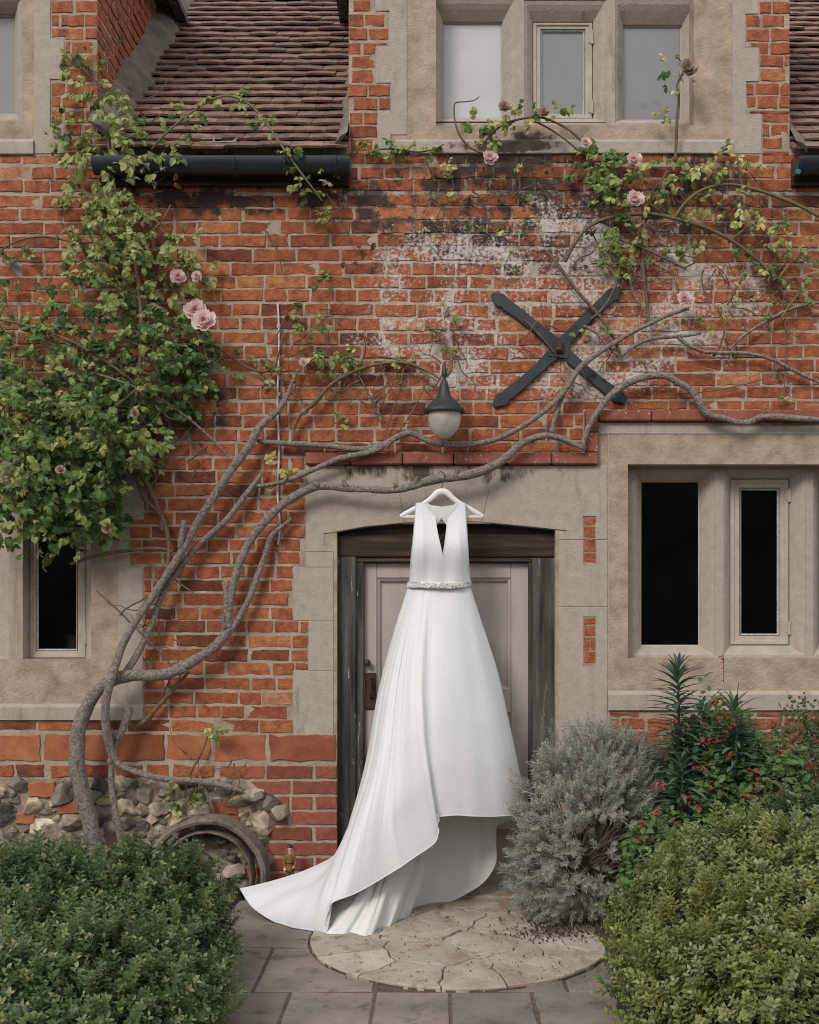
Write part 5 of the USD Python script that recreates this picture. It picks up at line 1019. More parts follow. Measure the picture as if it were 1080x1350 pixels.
spurge(970, 1020, 930, -.58, 'spurge rosette rising from the salvia right of the tallest one', 78, .15, 3, lean=-2)

# ------------------------------------------------------------------ salvia and the dark shrub
M['salvia'] = leaf_look('salvia', [(0.3, (0.090, 0.162, 0.057)), (0.7, (0.162, 0.252, 0.090))], [(0, g3(.6)), (0.5, g3(1)), (1, (1.6, 1.4, 1.3))], scale=8, trans=.3)
M['shrub'] = leaf_look('shrub', [(0.3, (0.065, 0.098, 0.043)), (0.7, (0.122, 0.165, 0.071))], [(0, g3(.6)), (0.5, g3(1)), (1, (1.6, 1.4, 1.2))], scale=8, trans=.3)
M['red'] = leaf_look('red', [(0.3, (0.300, 0.033, 0.024)), (0.7, (0.450, 0.060, 0.042))], [(0, g3(.6)), (1, g3(1.25))], scale=30, trans=.3)
def leafy(name, label, cat, lumps, n, mat, seed, L, loc):
    r = np.random.default_rng(seed); t = thing(name, label, cat, loc)
    p, nn = shell_points(lumps, n, r, inner=.55); m_ = []
    for k in range(5):
        v, f = leaf_mesh(L * (.8 + .1 * k), L * .62, .2, .5, n=3, wave=.4 * (k - 2)); q = np.arange(n) % 5 == k; s_ = q.sum()
        m_.append(merge(*place((v, f), p[q], nn[q] * .6 + r.normal(0, .6, (s_, 3)) + (0, -.2, -.1), nn[q] * .5 + (0, -.4, .8) + r.normal(0, .35, (s_, 3)), r.uniform(.6, 1.2, s_))))
    part('foliage', join(m_), M[mat], t, kind='stuff')
    br = []
    for k in range(60):
        q = p[r.integers(n)]; b = np.array([loc[0] + r.normal(0, .15), loc[1] + r.normal(0, .05), 0.0]); br.append(tube([b, b * .5 + q * .5 + (0, 0, .06), q], [.004, .003, .0015], 4, 7))
    part('stems', join(br), M['stem_green'], t, kind='stuff')
    return t
sv = leafy('salvia_plant', 'bushy green salvia with small red flowers under the right window', 'plant', [(X(925, -.55), -.46, .42, .20, .24, .40), (X(950, -.45), -.38, .60, .22, .22, .44), (X(870, -.70), -.68, .26, .17, .2, .30), (X(1000, -.5), -.46, .48, .25, .22, .40)], 6800, 'salvia', 8, .044, (X(920, -.5), -.5, 0))
leafy('dark_shrub', 'dark small-leaved shrub at the right edge below the window', 'shrub', [(X(1062, -.4), -.34, .52, .22, .24, .47), (X(1120, -.4), -.4, .5, .3, .24, .48)], 6500, 'shrub', 9, .026, (X(1070, -.4), -.36, 0))
r = np.random.default_rng(4)
for i, (x, y) in enumerate([(945, 926), (942, 944), (966, 951), (958, 963), (938, 975), (930, 978), (920, 1010), (962, 996), (872, 1036), (992, 1018), (995, 1032), (910, 1052), (939, 1035), (983, 1052), (862, 1070), (890, 1082), (925, 1060), (852, 1108), (857, 1100), (1040, 970), (1038, 988), (1030, 1040), (1072, 946), (958, 941), (846, 1085), (952, 868)]):
    yd = -.80 if y > 1060 else -.68 if y > 990 else -.62
    if y == 868: yd = -.45
    o = []; c = P(x, y, yd); N = 5 if y != 868 else 3
    for k in range(N + r.integers(3)):
        v, f = leaf_mesh(.027 * r.uniform(.7, 1.15), .010, .7, .8, n=3); d = np.array([[r.normal(0, 1), -.5, r.normal(0, .35)]]); vs, ff = place((v, f), c[None] + r.normal(0, .010, (1, 3)), d, np.array([[0, -.5, 1.]]) + r.normal(0, .3, (1, 3)), [1.0]); o.append((vs[0], ff))
    part('flower', join(o), M['red'], sv)
for (x0, y0, x1, y1) in ((954, 900, 953, 862), (968, 930, 974, 900)): part('flower_stalk', tube([P(x0, y0, -.45), P((x0 + x1) / 2 + 1, (y0 + y1) / 2, -.45), P(x1, y1, -.45)], .0022, 5, 6), M['stem'], sv)
o = []
for k in range(9):
    c = P(953 + (k % 2 - .5) * 5, 866 + k * 4, -.45); v, f = leaf_mesh(.012, .006, .4, .5, n=2); vs, ff = place((v, f), c[None], np.array([[(-1) ** k, -.3, .5]]), np.array([[0, -1, .5]]), [1.0]); o.append((vs[0], ff))
part('seed_head', join(o), M['red'], sv)
# litter on the round of paving and the soil
r = np.random.default_rng(6); o = []
for k in range(1500):
    a = r.random()
    px_, py_ = (r.normal(745, 26), r.normal(1222, 10)) if a < .6 else (r.normal(722, 35), r.normal(1236, 5)) if a < .8 else (r.uniform(440, 780), r.uniform(1200, 1300))
    if py_ < 1192: continue
    yd = ground_y(py_); q = trimesh.creation.icosphere(0, 1).vertices * (r.uniform(.001, .0042) if a < .8 else r.uniform(.001, .003)) * r.uniform(.5, 1.5, 3); o.append((q + (X(px_, yd), yd, .016), trimesh.creation.icosphere(0, 1).faces))
lt = part('soil_crumbs', join(o), gm, kind='stuff', label='crumbs of soil scattered on the paving', cat='debris')
for i, (px_, py_) in enumerate([(725, 1226), (398, 1246), (655, 1244), (470, 1266), (700, 1205), (660, 1216), (560, 1253)]):
    yd = ground_y(py_); v, f = leaf_mesh(.025, .014, .5, .9, n=3); vs, ff = place((v, f), np.array([[X(px_, yd), yd, .022]]), np.c_[r.normal(0, 1, (1, 2)), [[0.1]]], np.array([[.1, .2, 1.]]), [1.0])
    part('fallen_leaf', (vs[0], ff), M['leaf_rust'], label=['curled brown leaf on the back of the round paving by the lavender', 'tiny orange leaf on the grey slab left of the round paving', 'fallen leaf in the centre of the round paving', 'fallen leaf at the left rim of the round paving', 'fallen leaf just below the door step by the lavender', 'fallen leaf behind the centre of the round paving', 'fallen leaf near the dress train on the round paving'][i], cat='leaf')
# tall trees of the garden facing the house (seen in the window panes)
o = []; r = np.random.default_rng(12)
for k in range(26):
    c = np.array([-30 + k * 2.4, -24 + r.normal(0, 1), 0]); h = r.uniform(5.2, 6.4)
    v = trimesh.creation.icosphere(3, 1.0).vertices; v = v * (1 + .5 * (meshkit.fbm(v * 2.3 + k, 4, k) - .5))[:, None] * (2.0, 1.7, h / 2) + c + (0, 0, h / 2); o.append((v, trimesh.creation.icosphere(3, 1.0).faces))
M['far_tree'] = look('far_tree', [(0.3, (0.012, 0.018, 0.01)), (0.7, (0.028, 0.038, 0.02))], scale=2, bump=0)
part('garden_trees', join(o), M['far_tree'], kind='stuff', label='belt of dark garden trees facing the house', cat='trees')
# ------------------------------------------------------------------ wedding dress
M['satin'] = look('satin', [(0.35, (0.60, 0.60, 0.62)), (0.65, (0.68, 0.68, 0.703))], scale=260, detail=4, stretch=(1, 1, 0.45), bump=0.35, bscale=330, bdist=0.0015, rough=0.5, spec=0.3, sheen=0.15)
M['lining'] = look('lining', [(0.35, (0.63, 0.615, 0.60)), (0.65, (0.70, 0.685, 0.67))], scale=220, bump=0.2, bscale=300, rough=0.6, spec=0.25)
M['beads'] = look('beads', [(0.3, (0.62, 0.61, 0.60)), (0.5, (0.72, 0.71, 0.70)), (0.7, (0.82, 0.81, 0.80))], scale=240, bump=0.8, bscale=260, bdist=0.004, rough=0.35, spec=0.5)
M['white_wood'] = look('white_wood', [(0.3, (0.66, 0.65, 0.63)), (0.7, (0.72, 0.71, 0.69))], scale=10, bump=0.05, rough=0.35, spec=0.5)
hx = 583
hg = thing('clothes_hanger', 'white wooden hanger hooked over the vine above the door', 'hanger', (X(hx, -.12), -.12, Z(683, -.12)))
hy = -.13
def hpath(pts, r, d=hy): return tube([P(a, b, d) for a, b in pts], np.asarray(r) / 262, 10, 40)
def flat(m, k=0.55):
    v, f = m; v = v.copy(); v[:, 1] = hy + (v[:, 1] - hy) * k; return (v, f)
part('shoulder_bar', flat(hpath([(528, 681), (533, 678), (545, 671.5), (559, 664), (571, 655), (577, 649.5), (583, 648), (589, 649.5), (595, 655), (607, 664), (621, 671.5), (632, 678), (637, 681)], [2.2, 3, 3, 3.1, 3.6, 4.2, 4.4, 4.2, 3.6, 3.1, 3, 3, 2.2])), M['white_wood'], hg, smooth=40)
part('trouser_bar', flat(hpath([(530, 681), (560, 681.5), (606, 681.5), (635, 681)], [1.9, 1.9, 1.9, 1.9])), M['white_wood'], hg, smooth=40)
part('hook', tube([P(583, 648, hy), P(583, 640, hy), P(586, 632, hy + .005), P(585, 624, hy + .01), P(580, 622, hy + .03), P(578, 627, hy + .05)], .0022, 6), M['iron'], hg, smooth=True)
dr = thing('wedding_dress', 'white sleeveless wedding dress with long train hanging before the door', 'dress', (X(583, -.3), -.3, 0))
# bodice: front and back sheets from (px) outlines, with the keyhole cut out of the front
def sheet(poly, depth, n=2.6, mat='satin', name='bodice', parent=dr, thick=0.0):
    """px polygon meshed finely and pushed to depth(px, py)"""
    q = shapely.segmentize(poly, n)
    pts = [p for p in np.array(q.exterior.coords)[:-1]]
    for h in q.interiors: pts += [p for p in np.array(h.coords)[:-1]]
    x0, y0, x1, y1 = q.bounds; inn = q.buffer(-n * .55)
    gx, gy = np.meshgrid(np.arange(x0, x1, n), np.arange(y0, y1, n)); gx = gx + (np.arange(gx.shape[0])[:, None] % 2) * n / 2
    for a, b in zip(gx.ravel(), gy.ravel()):
        if inn.contains(Point(a, b)): pts.append(np.array([a, b]))
    pts = np.array(pts)
    from scipy.spatial import Delaunay
    t = Delaunay(pts).simplices; cen = pts[t].mean(1)
    t = t[[q.buffer(1e-6).contains(Point(c)) for c in cen]]
    a = pts[t]; cr = (a[:, 1, 0] - a[:, 0, 0]) * (a[:, 2, 1] - a[:, 0, 1]) - (a[:, 1, 1] - a[:, 0, 1]) * (a[:, 2, 0] - a[:, 0, 0]); t[cr < 0] = t[cr < 0][:, ::-1]
    t = t[np.abs(cr) > 1e-6]
    yd = np.array([depth(*p) for p in pts])
    v = np.stack([X(pts[:, 0], yd), yd, Z(pts[:, 1], yd)], -1)
    return part(name, (v, t), M[mat], parent, smooth=True)
def cr_(pts, n=40):
    p = np.array(pts, float); t = np.r_[0, np.cumsum(np.linalg.norm(np.diff(p, axis=0), axis=1))]; return PchipInterpolator(t, p)(np.linspace(0, t[-1], n))
right = cr_([(613, 663), (614, 680), (615.5, 705), (617, 730), (618, 752), (619.5, 768)]); left = cr_([(549, 663), (547.5, 685), (545, 712), (542.5, 738), (541.5, 755), (540.5, 768)])
neck = np.array(list(cr_([(560, 662), (564, 670), (570, 676), (573.5, 681), (575, 690), (576.5, 700), (580, 716), (584, 733)], 24)) + list(cr_([(584, 733), (586.5, 716), (588.5, 700), (589.5, 690), (591, 681), (595, 676), (600, 670), (604, 662)], 24))[1:])
front = Polygon(np.vstack([left, right[::-1], [(604, 662)], neck[::-1], [(560, 662)]])).buffer(0)
keyh = Polygon([(580, 685), (576.5, 691), (575, 697.5), (577.5, 709), (580.5, 721), (583.5, 732), (585.5, 721), (587.5, 708), (588, 697.5), (584.5, 690.5)])
def fdepth(x, y):
    u = (x - 580) / 38; t = (y - 662) / 106
    bust = 0.055 * math.exp(-((t - .55) / .3) ** 2) * (1 - .25 * math.exp(-(u / .3) ** 2)) + .02 * t
    fold = .005 * math.sin(u * 9 + t * 3) * t + .004 * math.exp(-((x - (602 + 8 * t)) / 2.2) ** 2) * (t > .3) + .004 * math.exp(-((x - (556 + 3 * t)) / 2.5) ** 2)
    return -.150 - (bust + .05 * math.sqrt(max(0, 1 - u * u)) * (.4 + .6 * t)) - fold + .0
sheet(front, fdepth)
backp = Polygon(np.vstack([left + (2.0, 0), right[::-1] - (2.0, 0), [(603, 662), (597, 666), (583, 668), (569, 666), (561, 662)]])).buffer(0)
sheet(backp.difference(Polygon([(582, 682.5), (573, 697), (573, 740), (592, 740), (592, 697)])), lambda x, y: -.138 + .01 * ((x - 580) / 38) ** 2, mat='lining', name='bodice_back')
# side strips close the armholes' inner turn
for sd, s in ((left, 1), (right, -1)):
    a = np.array([P(p[0], p[1], fdepth(p[0] + s * .3, p[1])) for p in sd]); b = np.array([P(p[0] + s * 2.0, p[1], -.136) for p in sd]); m = (a + b) / 2 + np.array([-s * .008, 0, 0])
    N = len(a); V = np.vstack([a, m, b]); i = np.arange(N - 1); F = np.vstack([np.c_[i, i + 1, N + i + 1, N + i], np.c_[N + i, N + i + 1, 2 * N + i + 1, 2 * N + i]])
    if s > 0: F = F[:, ::-1]
    part('armhole_edge', (V, F), M['satin'], dr, smooth=True)
# seam piping round the neckline and keyhole
part('neck_binding', tube([P(p[0], p[1], fdepth(*p) - .001) for p in neck], .0018, 6, 120), M['satin'], dr, smooth=True)
def surf(cols, mat, name, folds, nu=150, nt=120, hem=None, parent=dr, seedv=0, floor=True):
    """cloth through hand-placed columns (px, py, depth), right to left, with gathered folds fading in from the waist"""
    ts = np.linspace(0, 1, nt); G = []
    for c in cols:
        q = np.array([P(*p) for p in c]); t = np.r_[0, np.cumsum(np.linalg.norm(np.diff(q, axis=0), axis=1))]; t /= t[-1]
        G.append(PchipInterpolator(t, q)(ts))
    G = np.array(G); uc = np.r_[0, np.cumsum(np.linalg.norm(np.diff(G[:, -1], axis=0), axis=1) + .04)]; uc /= uc[-1]
    us = np.unique(np.r_[np.linspace(0, 1, nu), uc]); V = PchipInterpolator(uc, G)(us)
    du = np.gradient(V, axis=0); dt = np.gradient(V, axis=1); N = np.cross(du, dt); N /= np.linalg.norm(N, axis=-1, keepdims=True) + 1e-9
    N *= np.where(N[..., 1:2] > 0, -1, 1)
    from scipy.ndimage import gaussian_filter1d
    V[1:-1] = gaussian_filter1d(V, 3.0, axis=0, mode='nearest')[1:-1]
    U_, T_ = np.meshgrid(us, ts, indexing='ij'); disp = folds(U_, T_)
    e = np.clip(np.minimum(U_, 1 - U_) / .05, 0, 1)
    wid = np.linalg.norm(np.gradient(V, us, axis=0), axis=-1); V = V + N * (disp * e * np.clip(wid / 1.3, .04, 1))[..., None]
    if floor: V[..., 2] = np.maximum(V[..., 2], .006 + .0 * V[..., 2])
    n, m = V.shape[:2]; i, j = np.meshgrid(np.arange(n - 1), np.arange(m - 1), indexing='ij'); a = i * m + j
    F = np.stack([a, a + m, a + m + 1, a + 1], -1).reshape(-1, 4)
    o = part(name, (V.reshape(-1, 3), F), M[mat], parent, smooth=True)
    return o, V
C = [[(621, 775, -.13), (637, 825, -.15), (657, 888, -.16), (672, 955, -.17), (684, 1012, -.18), (691, 1050, -.18), (688, 1076, -.18)],
     [(617, 775, -.165), (631, 830, -.20), (648, 900, -.24), (661, 960, -.27), (671, 1020, -.29), (676, 1075, -.30)],
     [(607, 775, -.19), (618, 830, -.24), (629, 900, -.30), (637, 960, -.34), (644, 1020, -.36), (648, 1076.5, -.37)],
     [(595, 775, -.205), (600, 830, -.27), (608, 900, -.34), (613, 960, -.38), (618, 1020, -.41), (621, 1076, -.42)],
     [(580, 775, -.21), (583, 830, -.28), (588, 900, -.36), (592, 960, -.41), (596, 1020, -.44), (600, 1075, -.45)],
     [(567, 775, -.205), (564, 830, -.28), (564, 900, -.37), (567, 960, -.43), (571, 1020, -.465), (575, 1078, -.475)],
     [(560, 775, -.20), (553, 830, -.275), (548, 900, -.375), (551, 970, -.46), (563, 1040, -.51), (578, 1104, -.525)],
     [(555, 775, -.19), (542, 830, -.265), (531, 910, -.38), (527, 990, -.48), (527, 1070, -.555), (545, 1131, -.565)],
     [(552, 775, -.185), (537, 830, -.26), (523, 910, -.375), (514, 1000, -.48), (505, 1090, -.57), (510, 1155, -.60)],
     [(549, 775, -.175), (532, 830, -.245), (515, 910, -.355), (501, 1005, -.475), (480, 1100, -.585), (466, 1179, -.645)],
     [(546, 775, -.165), (528, 830, -.225), (509, 910, -.325), (492, 1010, -.44), (462, 1110, -.57), (436, 1192, -.66)],
     [(544, 775, -.155), (525, 830, -.205), (504, 912, -.295), (486, 1015, -.40), (447, 1130, -.54), (431, 1195, -.63), (428, 1232, -.652)],
     [(542, 775, -.15), (523, 830, -.19), (501, 915, -.265), (482, 1020, -.36), (436, 1145, -.46), (402, 1195, -.53), (378, 1221, -.535)],
     [(540, 775, -.14), (521, 830, -.17), (499, 918, -.235), (480, 1024, -.30), (428, 1147, -.36), (370, 1185, -.42), (340, 1202, -.425)],
     [(538, 775, -.13), (520, 830, -.15), (498, 915, -.20), (483, 1000, -.23), (463, 1075, -.235), (446, 1122, -.24), (412, 1143, -.245), (370, 1158, -.25), (317, 1171, -.26)]]
rngf = np.random.default_rng(3)
def ffold(U_, T_):
    g = np.clip(T_ / .25, 0, 1)
    w = .004 * np.sin(U_ * 31 + .9 + .8 * T_) + .002 * np.sin(U_ * 57 + 2 + 1.5 * T_)
    for c, s, a in ((.10, .03, .008), (.20, .03, -.008), (.285, .016, -.016), (.315, .012, .014), (.37, .025, -.008), (.44, .012, .010), (.49, .03, -.008), (.58, .02, .012), (.66, .025, -.008), (.74, .02, .010)):
        w = w + a * np.exp(-((U_ - c - .015 * T_) / s) ** 2) * (.45 + .55 * T_)
    w = w * (.35 + .65 * np.clip((U_ - 0) / .1, 0, 1))
    w = w + .007 * (meshkit.fbm(np.stack([U_ * 9 + T_ * 2, T_ * 5 - U_ * 3, U_ * 0], -1), 3, 21) - .5) * np.clip((T_ - .3) / .4, 0, 1)
    fl = np.clip((T_ - .86) / .14, 0, 1) * np.clip((U_ - .66) / .1, 0, 1)
    w = w * (1 - .5 * fl) + fl * .012 * np.sin(U_ * 70 + T_ * 9)
    gather = .0025 * np.sin(U_ * 48) * np.exp(-(T_ / .10) ** 2)
    return .72 * w * g + gather * np.clip(T_ / .01, 0, 1)
skirt, SV = surf(C, 'satin', 'skirt', ffold, nu=260, nt=170)
hemv = SV[:, -1]; part('hem', tube(hemv, .0022, 6, len(hemv)), M['satin'], skirt, smooth=True)
Bk = [[(674, 960, -.13), (682, 1015, -.13), (684, 1060, -.135), (676, 1081, -.14)], [(660, 960, -.09), (663, 1020, -.09), (660, 1060, -.1), (652, 1091, -.11)], [(648, 960, -.05), (650, 1040, -.06), (652, 1090, -.085), (655, 1132, -.11)], [(632, 960, -.03), (636, 1050, -.045), (645, 1110, -.08), (640, 1161, -.13)],
      [(612, 960, -.03), (614, 1060, -.05), (618, 1130, -.10), (602, 1185, -.15)], [(596, 960, -.03), (594, 1060, -.07), (594, 1130, -.12), (588, 1191, -.17)], [(580, 960, -.04), (574, 1070, -.1), (566, 1140, -.18), (545, 1200, -.275)], [(563, 960, -.06), (552, 1080, -.17), (542, 1150, -.32), (520, 1220, -.52)], [(552, 970, -.08), (536, 1080, -.25), (525, 1150, -.42), (505, 1226, -.565)],
      [(545, 980, -.10), (524, 1090, -.30), (508, 1160, -.48), (480, 1238, -.705)], [(538, 985, -.12), (514, 1095, -.33), (496, 1165, -.52), (466, 1228, -.67)], [(532, 990, -.14), (505, 1100, -.36), (484, 1170, -.55), (446, 1235, -.685)], [(526, 995, -.16), (496, 1100, -.38), (468, 1175, -.54), (424, 1231, -.64)], [(520, 1000, -.17), (484, 1110, -.38), (450, 1180, -.50), (400, 1227, -.58)]]
def bfold(U_, T_):
    g = np.clip(T_ / .4, 0, 1); w = 0
    for c, s, a in ((.30, .03, .012), (.42, .03, -.012), (.55, .022, .02), (.60, .012, -.03), (.66, .02, .02), (.76, .03, .02), (.83, .014, -.022), (.9, .02, .014)): w = w + a * np.exp(-((U_ - c + .03 * (1 - T_)) / s) ** 2)
    return w * g
bk, BV = surf(Bk, 'lining', 'skirt_back', bfold, nu=180, nt=110)
part('back_hem', tube(BV[:, -1], .0022, 6, len(BV)), M['satin'], bk, smooth=True)
# beaded belt
bp = [P(a, b, d) for a, b, d in ((538, 771, -.125), (541, 771, -.165), (552, 771, -.205), (566, 771.5, -.225), (580, 772, -.23), (596, 772, -.225), (608, 771, -.205), (617, 770, -.165), (620.5, 769, -.125))]
bb = tube(bp, .0150, 10, 70); v = bb[0].copy(); cc_ = v[:700].reshape(70, 10, 3).mean(1); cc_ = np.vstack([np.repeat(cc_, 10, 0), cc_[:1], cc_[-1:]]); v[:, :2] = cc_[:, :2] + (v[:, :2] - cc_[:, :2]) * .32; bb = (v, bb[1]); belt = part('belt', bb, M['beads'], dr, smooth=40)
beads = []; ib = trimesh.creation.icosphere(1, 1.0); pb = CubicSpline(np.linspace(0, 1, len(bp)), bp)
for k in range(420):
    c = pb(rngf.random()); dz = rngf.uniform(-.013, .013); rr2 = rngf.uniform(.0022, .004)
    beads.append((ib.vertices * rr2 + c + (0, -.006 * math.sqrt(max(0, 1 - (dz / .0185) ** 2)) - .001, dz), ib.faces))
part('beading', join(beads), M['beads'], belt, kind='stuff', smooth=False)

# ------------------------------------------------------------------ iron cross tie plate
def pattress():
    t = thing('tie_plate', 'black iron cross-shaped tie plate bolted to the whitened bricks', 'tie plate', (X(737), 0, Z(459)))
    cx, cy = 737, 459.5
    for (tx, ty), bend in (((651, 391), 2), ((815, 383), -2.5), ((653, 534), -2.5), ((822, 529), 2)):
        d = np.array([tx - cx, ty - cy], float); L = np.linalg.norm(d); d /= L; nrm = np.array([-d[1], d[0]])
        # arm outline: slightly bowed, pinched then pointed at the tip
        st = [(4, 9), (14, 8.2), (26, 7.4), (40, 7.0), (L * .6, 7.2), (L - 22, 7.8), (L - 17, 7.2), (L - 14, 8.8), (L - 9, 9.2), (L + 3, 3.0)]
        bow = lambda s: bend * math.sin(min(1, s / L) * math.pi) 
        lft = [np.array([cx, cy]) + d * s + nrm * (w + bow(s)) for s, w in st]; rgt = [np.array([cx, cy]) + d * s + nrm * (-w + bow(s)) for s, w in st]
        pg = m_(Polygon(lft + rgt[::-1]).buffer(0)); inn = pg.buffer(-.0035, join_style=2)
        body = prism(pg, -.020, -.004); cap = prism(inn, -.024, -.0195)
        part('arm', join([body, cap]), M['iron'], t)
    part('centre_plate', join([prism(m_(affinity.rotate(sbox(cx - 13, cy - 13, cx + 13, cy + 13), 8)), -.029, -.003)]), M['iron'], t)
    c = P(cx - .5, cy - .5, -.029)
    part('bolt_head', join([cbox(c + (-.027, -.012, -.027), c + (.027, .003, .027), .006), cbox(c + (-.017, -.026, -.017), c + (.017, -.010, .017), .008)]), M['rust'], t)
pattress()
# small fittings at the eaves
hs_ = [p for p in stage.GetPrimAtPath('/World/brick_house').GetChildren() if p.GetName().startswith('gutter')]
tq = look('turquoise', [(0.3, (0.03, 0.2, 0.3)), (0.7, (0.05, 0.28, 0.38))], scale=20, bump=0, rough=.35)
part('pipe_cap', tube([P(1052, 226, -.16), P(1053, 226, -.185)], .012, 14, 2), tq, hs_[1], smooth=40, label='small turquoise cap')
wb = [P(264, 189, .01), P(312, 186.5, .01)]
part('gutter_clip', join([tube([P(264, 187.5, -.02), P(312, 186.5, -.02)], .0045, 6, 2), tube([P(282, 187, -.02), P(282, 177, -.02)], .0045, 6, 2), tube([P(266, 183, -.02), P(292, 182, -.02)], .003, 6, 2), tube([P(306, 187, -.02), P(313, 182, -.02)], .005, 6, 2)]), M['white_frame'], hs_[0], label='broken white clip above the gutter')
# ------------------------------------------------------------------ wall lantern
ln = thing('wall_lantern', 'black conical wall lantern with an acorn-shaped frosted glass over the door', 'lantern', tuple(P(586, 530, -.16)))
ly = -.155; lx = X(586, ly); lz = lambda py: Z(py, ly); k_ = (D + ly) / D / S
roofp = [(1.5, 506), (5, 507), (6.5, 512), (8, 520), (12, 526), (18, 531), (22, 536), (26.5, 540), (27.5, 542), (27, 544.5), (22, 545), (20, 543), (4, 535), (0, 535)]
part('hood', lathe([(r * k_, lz(y) - 0) for r, y in roofp], 28, (lx, ly, 0)), M['iron'], ln, smooth=40)
fin = [(0, 476), (1.6, 482), (2.6, 488), (4.2, 493), (2.6, 497), (2.2, 500), (4.4, 504), (5.5, 508), (0, 508)]
part('finial', lathe([(r * k_, lz(y)) for r, y in fin], 16, (lx, ly, 0)), M['iron'], ln, smooth=40)
M['frost'] = usdkit.material(stage, '/World/Looks/frosted_glass', {'g': ('geometry', {}), 'n': ('noise_texture', {'scale': 25.0}), 'r': ('rgb_ramp', {'ramp': [(0.3, (0.62, 0.58, 0.52)), (0.7, (0.74, 0.71, 0.66))]}), 'p': ('principled_bsdf', {'roughness': 0.35, 'transmission_weight': 0.25, 'ior': 1.3}), 't': ('translucent_bsdf', {}), 'm': ('mix_closure', {'fac': 0.35})},
    [('g.position', 'n.vector'), ('n.fac', 'r.fac'), ('r.color', 'p.base_color'), ('r.color', 't.color'), ('p.BSDF', 'm.closure1'), ('t.BSDF', 'm.closure2')], surface='m.closure')
gl = [(21.5, 543), (22.2, 548), (21.5, 556), (18, 566), (12, 573.5), (6, 577), (0, 578)]
part('glass_globe', lathe([(r * k_, lz(y)) for r, y in gl] + [(r * k_ * .93, lz(y) + .003) for r, y in gl[::-1]], 28, (lx, ly, 0)), M['frost'], ln, smooth=50)
part('bracket', join([tube([(lx, 0.0, lz(520)), (lx, -.05, lz(508)), (lx, -.12, lz(508)), (lx, ly, lz(512))], .009, 8), lathe([(0, 0), (.028, 0), (.028, .012), (0, .012)], 18, (0, 0, 0))]) if False else tube([(lx, 0.0, lz(524)), (lx, -.05, lz(516)), (lx, -.11, lz(514)), (lx, ly, lz(518))], .010, 8), M['iron'], ln, smooth=40)
part('wall_plate', cbox((lx - .03, -.016, lz(535)), (lx + .03, 0.001, lz(510)), .005), M['iron'], ln)

# ------------------------------------------------------------------ half-buried wheel rim against the plinth
M['rim'] = look('rim', [(0.3, (0.10, 0.075, 0.062)), (0.55, (0.19, 0.15, 0.128)), (0.8, (0.27, 0.225, 0.195))], scale=22, bump=.7, bscale=70, bdist=.005, rough=.85, spots=[(18, .6, .72, (.11, .06, .04))])
wc, wy = (273, 1156), -.10
wh = thing('wheel_rim', 'weathered brown wheel rim half buried against the flint plinth', 'wheel', (X(wc[0], wy), wy, Z(wc[1], wy)))
def hoop(r0, r1, y0, y1, a0, a1, seed, n=60):
    V, F = [], []
    for i in range(n):
        a = a0 + (a1 - a0) * i / (n - 1); k = 1 + .02 * (meshkit.noise(np.array([a * 6, seed, 0.])) - .5)
        c, s = math.cos(a), math.sin(a)
        for rr3, yy in ((r0, y1), (r0 + .006, y0 - .004), ((r0 + r1) / 2, y0 - .010), (r1 - .006, y0 - .004), (r1, y1)):
            V.append((X(wc[0], wy) + c * rr3 * k, yy, Z(wc[1], wy) + s * rr3 * k))
    for i in range(n - 1):
        for j in range(5): F.append((i * 5 + j, i * 5 + (j + 1) % 5, i * 5 + 5 + (j + 1) % 5, i * 5 + 5 + j))
    return (np.array(V), np.array(F)[:, ::-1])
q = D / (D + wy) 
part('outer_rim', hoop(71 / S / q, 81.5 / S / q, wy - .05, wy + .05, -.5, math.pi + .5, 1), M['rim'], wh, smooth=45)
part('inner_rim', hoop(56 / S / q, 63 / S / q, wy - .02, wy + .04, -.5, math.pi + .5, 2), M['rim'], wh, smooth=45)
for i, (x, y, a, b) in enumerate([(306, 1132, 8, 6), (310, 1150, 17, 11), (292, 1108, 9, 5), (322, 1170, 12, 10), (288, 1160, 12, 9)]):
    part('flint', nodule(P(x, y, -.04), a / S, b / S, .03, 700 + i, .1, .3), M['flint' if i != 1 else 'stone'], pl, smooth=38)

# ------------------------------------------------------------------ little figurine of a boy by the plinth
fg = thing('garden_figurine', 'small painted boy figurine in dark cap and brown tunic by the red bricks', 'figurine', (X(382, -.10), -.10, .05))
def body(chains, target=.004):
    acc = m3.Manifold()
    for pts in chains:
        for (a, ra), (b, rb) in zip(pts, pts[1:]):
            s0 = m3.Manifold.sphere(ra, 16).translate(a); s1 = m3.Manifold.sphere(rb, 16).translate(b); acc += m3.Manifold.batch_hull([s0, s1])
    acc = acc.refine_to_length(target); mm = acc.to_mesh(); t = trimesh.Trimesh(mm.vert_properties[:, :3], mm.tri_verts, process=True); trimesh.smoothing.filter_taubin(t, iterations=8); return t
fx, fy, f0 = X(382.5, -.10), -.10, Z(1163, -.10); u = (Z(1111, -.10) - f0)            # total height
B_ = lambda x, z, y=0.0: (fx + x * u, fy + y * u, f0 + z * u)
fm = lambda nme, c: look(nme, [(0.3, tuple(np.array(c) * .8)), (0.7, tuple(np.array(c) * 1.1))], scale=120, bump=.3, bscale=300, bdist=.001, rough=.6)
M['skin'] = fm('figurine_skin', (0.52, 0.38, 0.30)); M['tunic'] = fm('figurine_tunic', (0.21, 0.105, 0.045)); M['cap'] = fm('figurine_cap', (0.045, 0.025, 0.022)); M['fig_dark'] = fm('figurine_dark', (0.035, 0.028, 0.025)); M['fig_white'] = fm('figurine_white', (0.6, 0.58, 0.54))
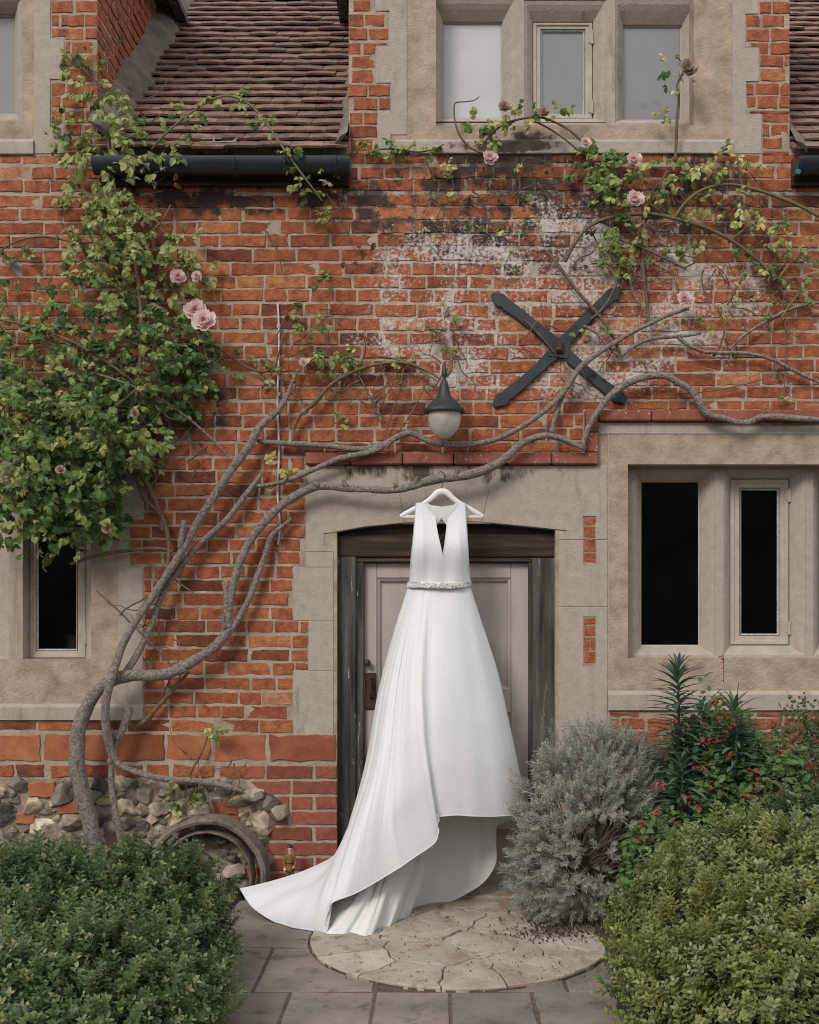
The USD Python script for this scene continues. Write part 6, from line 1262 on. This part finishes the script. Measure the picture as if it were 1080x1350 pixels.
fb = part('body', body([[(B_(0, .86), .060 * u), (B_(0, .80), .056 * u), (B_(0, .74), .035 * u)], [(B_(0, .74), .035 * u), (B_(0, .66), .075 * u), (B_(0, .40), .095 * u)], [(B_(-.085, .665), .04 * u), (B_(-.145, .52), .034 * u), (B_(-.13, .385, -.03), .026 * u), (B_(-.125, .35, -.04), .026 * u)], [(B_(.085, .665), .04 * u), (B_(.15, .53), .034 * u), (B_(.12, .40, -.06), .026 * u), (B_(.09, .38, -.09), .026 * u)],
    [(B_(-.05, .40), .055 * u), (B_(-.055, .2), .042 * u), (B_(-.06, .05), .032 * u), (B_(-.065, .03, -.06), .03 * u)], [(B_(.05, .40), .055 * u), (B_(.055, .2), .042 * u), (B_(.06, .05), .032 * u), (B_(.065, .03, -.06), .03 * u)]]), M['skin'], fg, smooth=True)
part('tunic', body([[(B_(0, .70), .05 * u), (B_(0, .66), .083 * u), (B_(0, .5), .095 * u), (B_(0, .34), .118 * u)], [(B_(-.085, .665), .047 * u), (B_(-.146, .52), .042 * u), (B_(-.135, .42, -.02), .036 * u)], [(B_(.085, .665), .047 * u), (B_(.151, .53), .042 * u), (B_(.128, .43, -.05), .036 * u)]]), M['tunic'], fg, smooth=True)
part('belt', lathe([(.085 * u, -.012 * u), (.105 * u, -.012 * u), (.105 * u, .012 * u), (.085 * u, .012 * u)], 24, B_(0, .49)), M['fig_dark'], fg, smooth=40)
part('trousers', body([[(B_(-.05, .36), .062 * u), (B_(-.055, .2), .052 * u), (B_(-.06, .12), .044 * u)], [(B_(.05, .36), .062 * u), (B_(.055, .2), .052 * u), (B_(.06, .12), .044 * u)]]), M['tunic'], fg, smooth=True)
part('cap', body([[(B_(0, .905), .064 * u), (B_(0, .918), .058 * u)], [(B_(-.02, .905, -.045), .026 * u), (B_(.02, .905, -.045), .026 * u)]], .003), M['cap'], fg, smooth=True)
part('hair', body([[(B_(-.045, .87, .015), .032 * u), (B_(0, .88, .03), .045 * u), (B_(.045, .87, .015), .032 * u)]], .003), M['cap'], fg, smooth=True)
for s in (-1, 1):
    part('eye', trimesh.creation.icosphere(1, .009 * u).apply_translation(B_(s * .024, .853, -.055)), M['fig_dark'], fg)
    part('shoe', body([[(B_(s * .06, .035), .036 * u), (B_(s * .068, .03, -.075), .034 * u)]], .004), M['fig_dark'], fg, smooth=True)
part('nose', trimesh.creation.icosphere(1, .011 * u).apply_translation(B_(0, .833, -.064)), M['skin'], fg)
part('mouth', trimesh.creation.icosphere(1, 1).apply_scale((.016 * u, .005 * u, .004 * u)).apply_translation(B_(0, .812, -.056)), M['red'], fg)
part('ball', trimesh.creation.icosphere(2, .036 * u).apply_translation(B_(-.125, .325, -.07)), M['fig_white'], fg, smooth=True, label='white ball in its hand')
part('base', lathe([(0, 0), (.16 * u, 0), (.16 * u, .02 * u), (0, .022 * u)], 20, B_(0, -.02)), M['fig_dark'], fg)
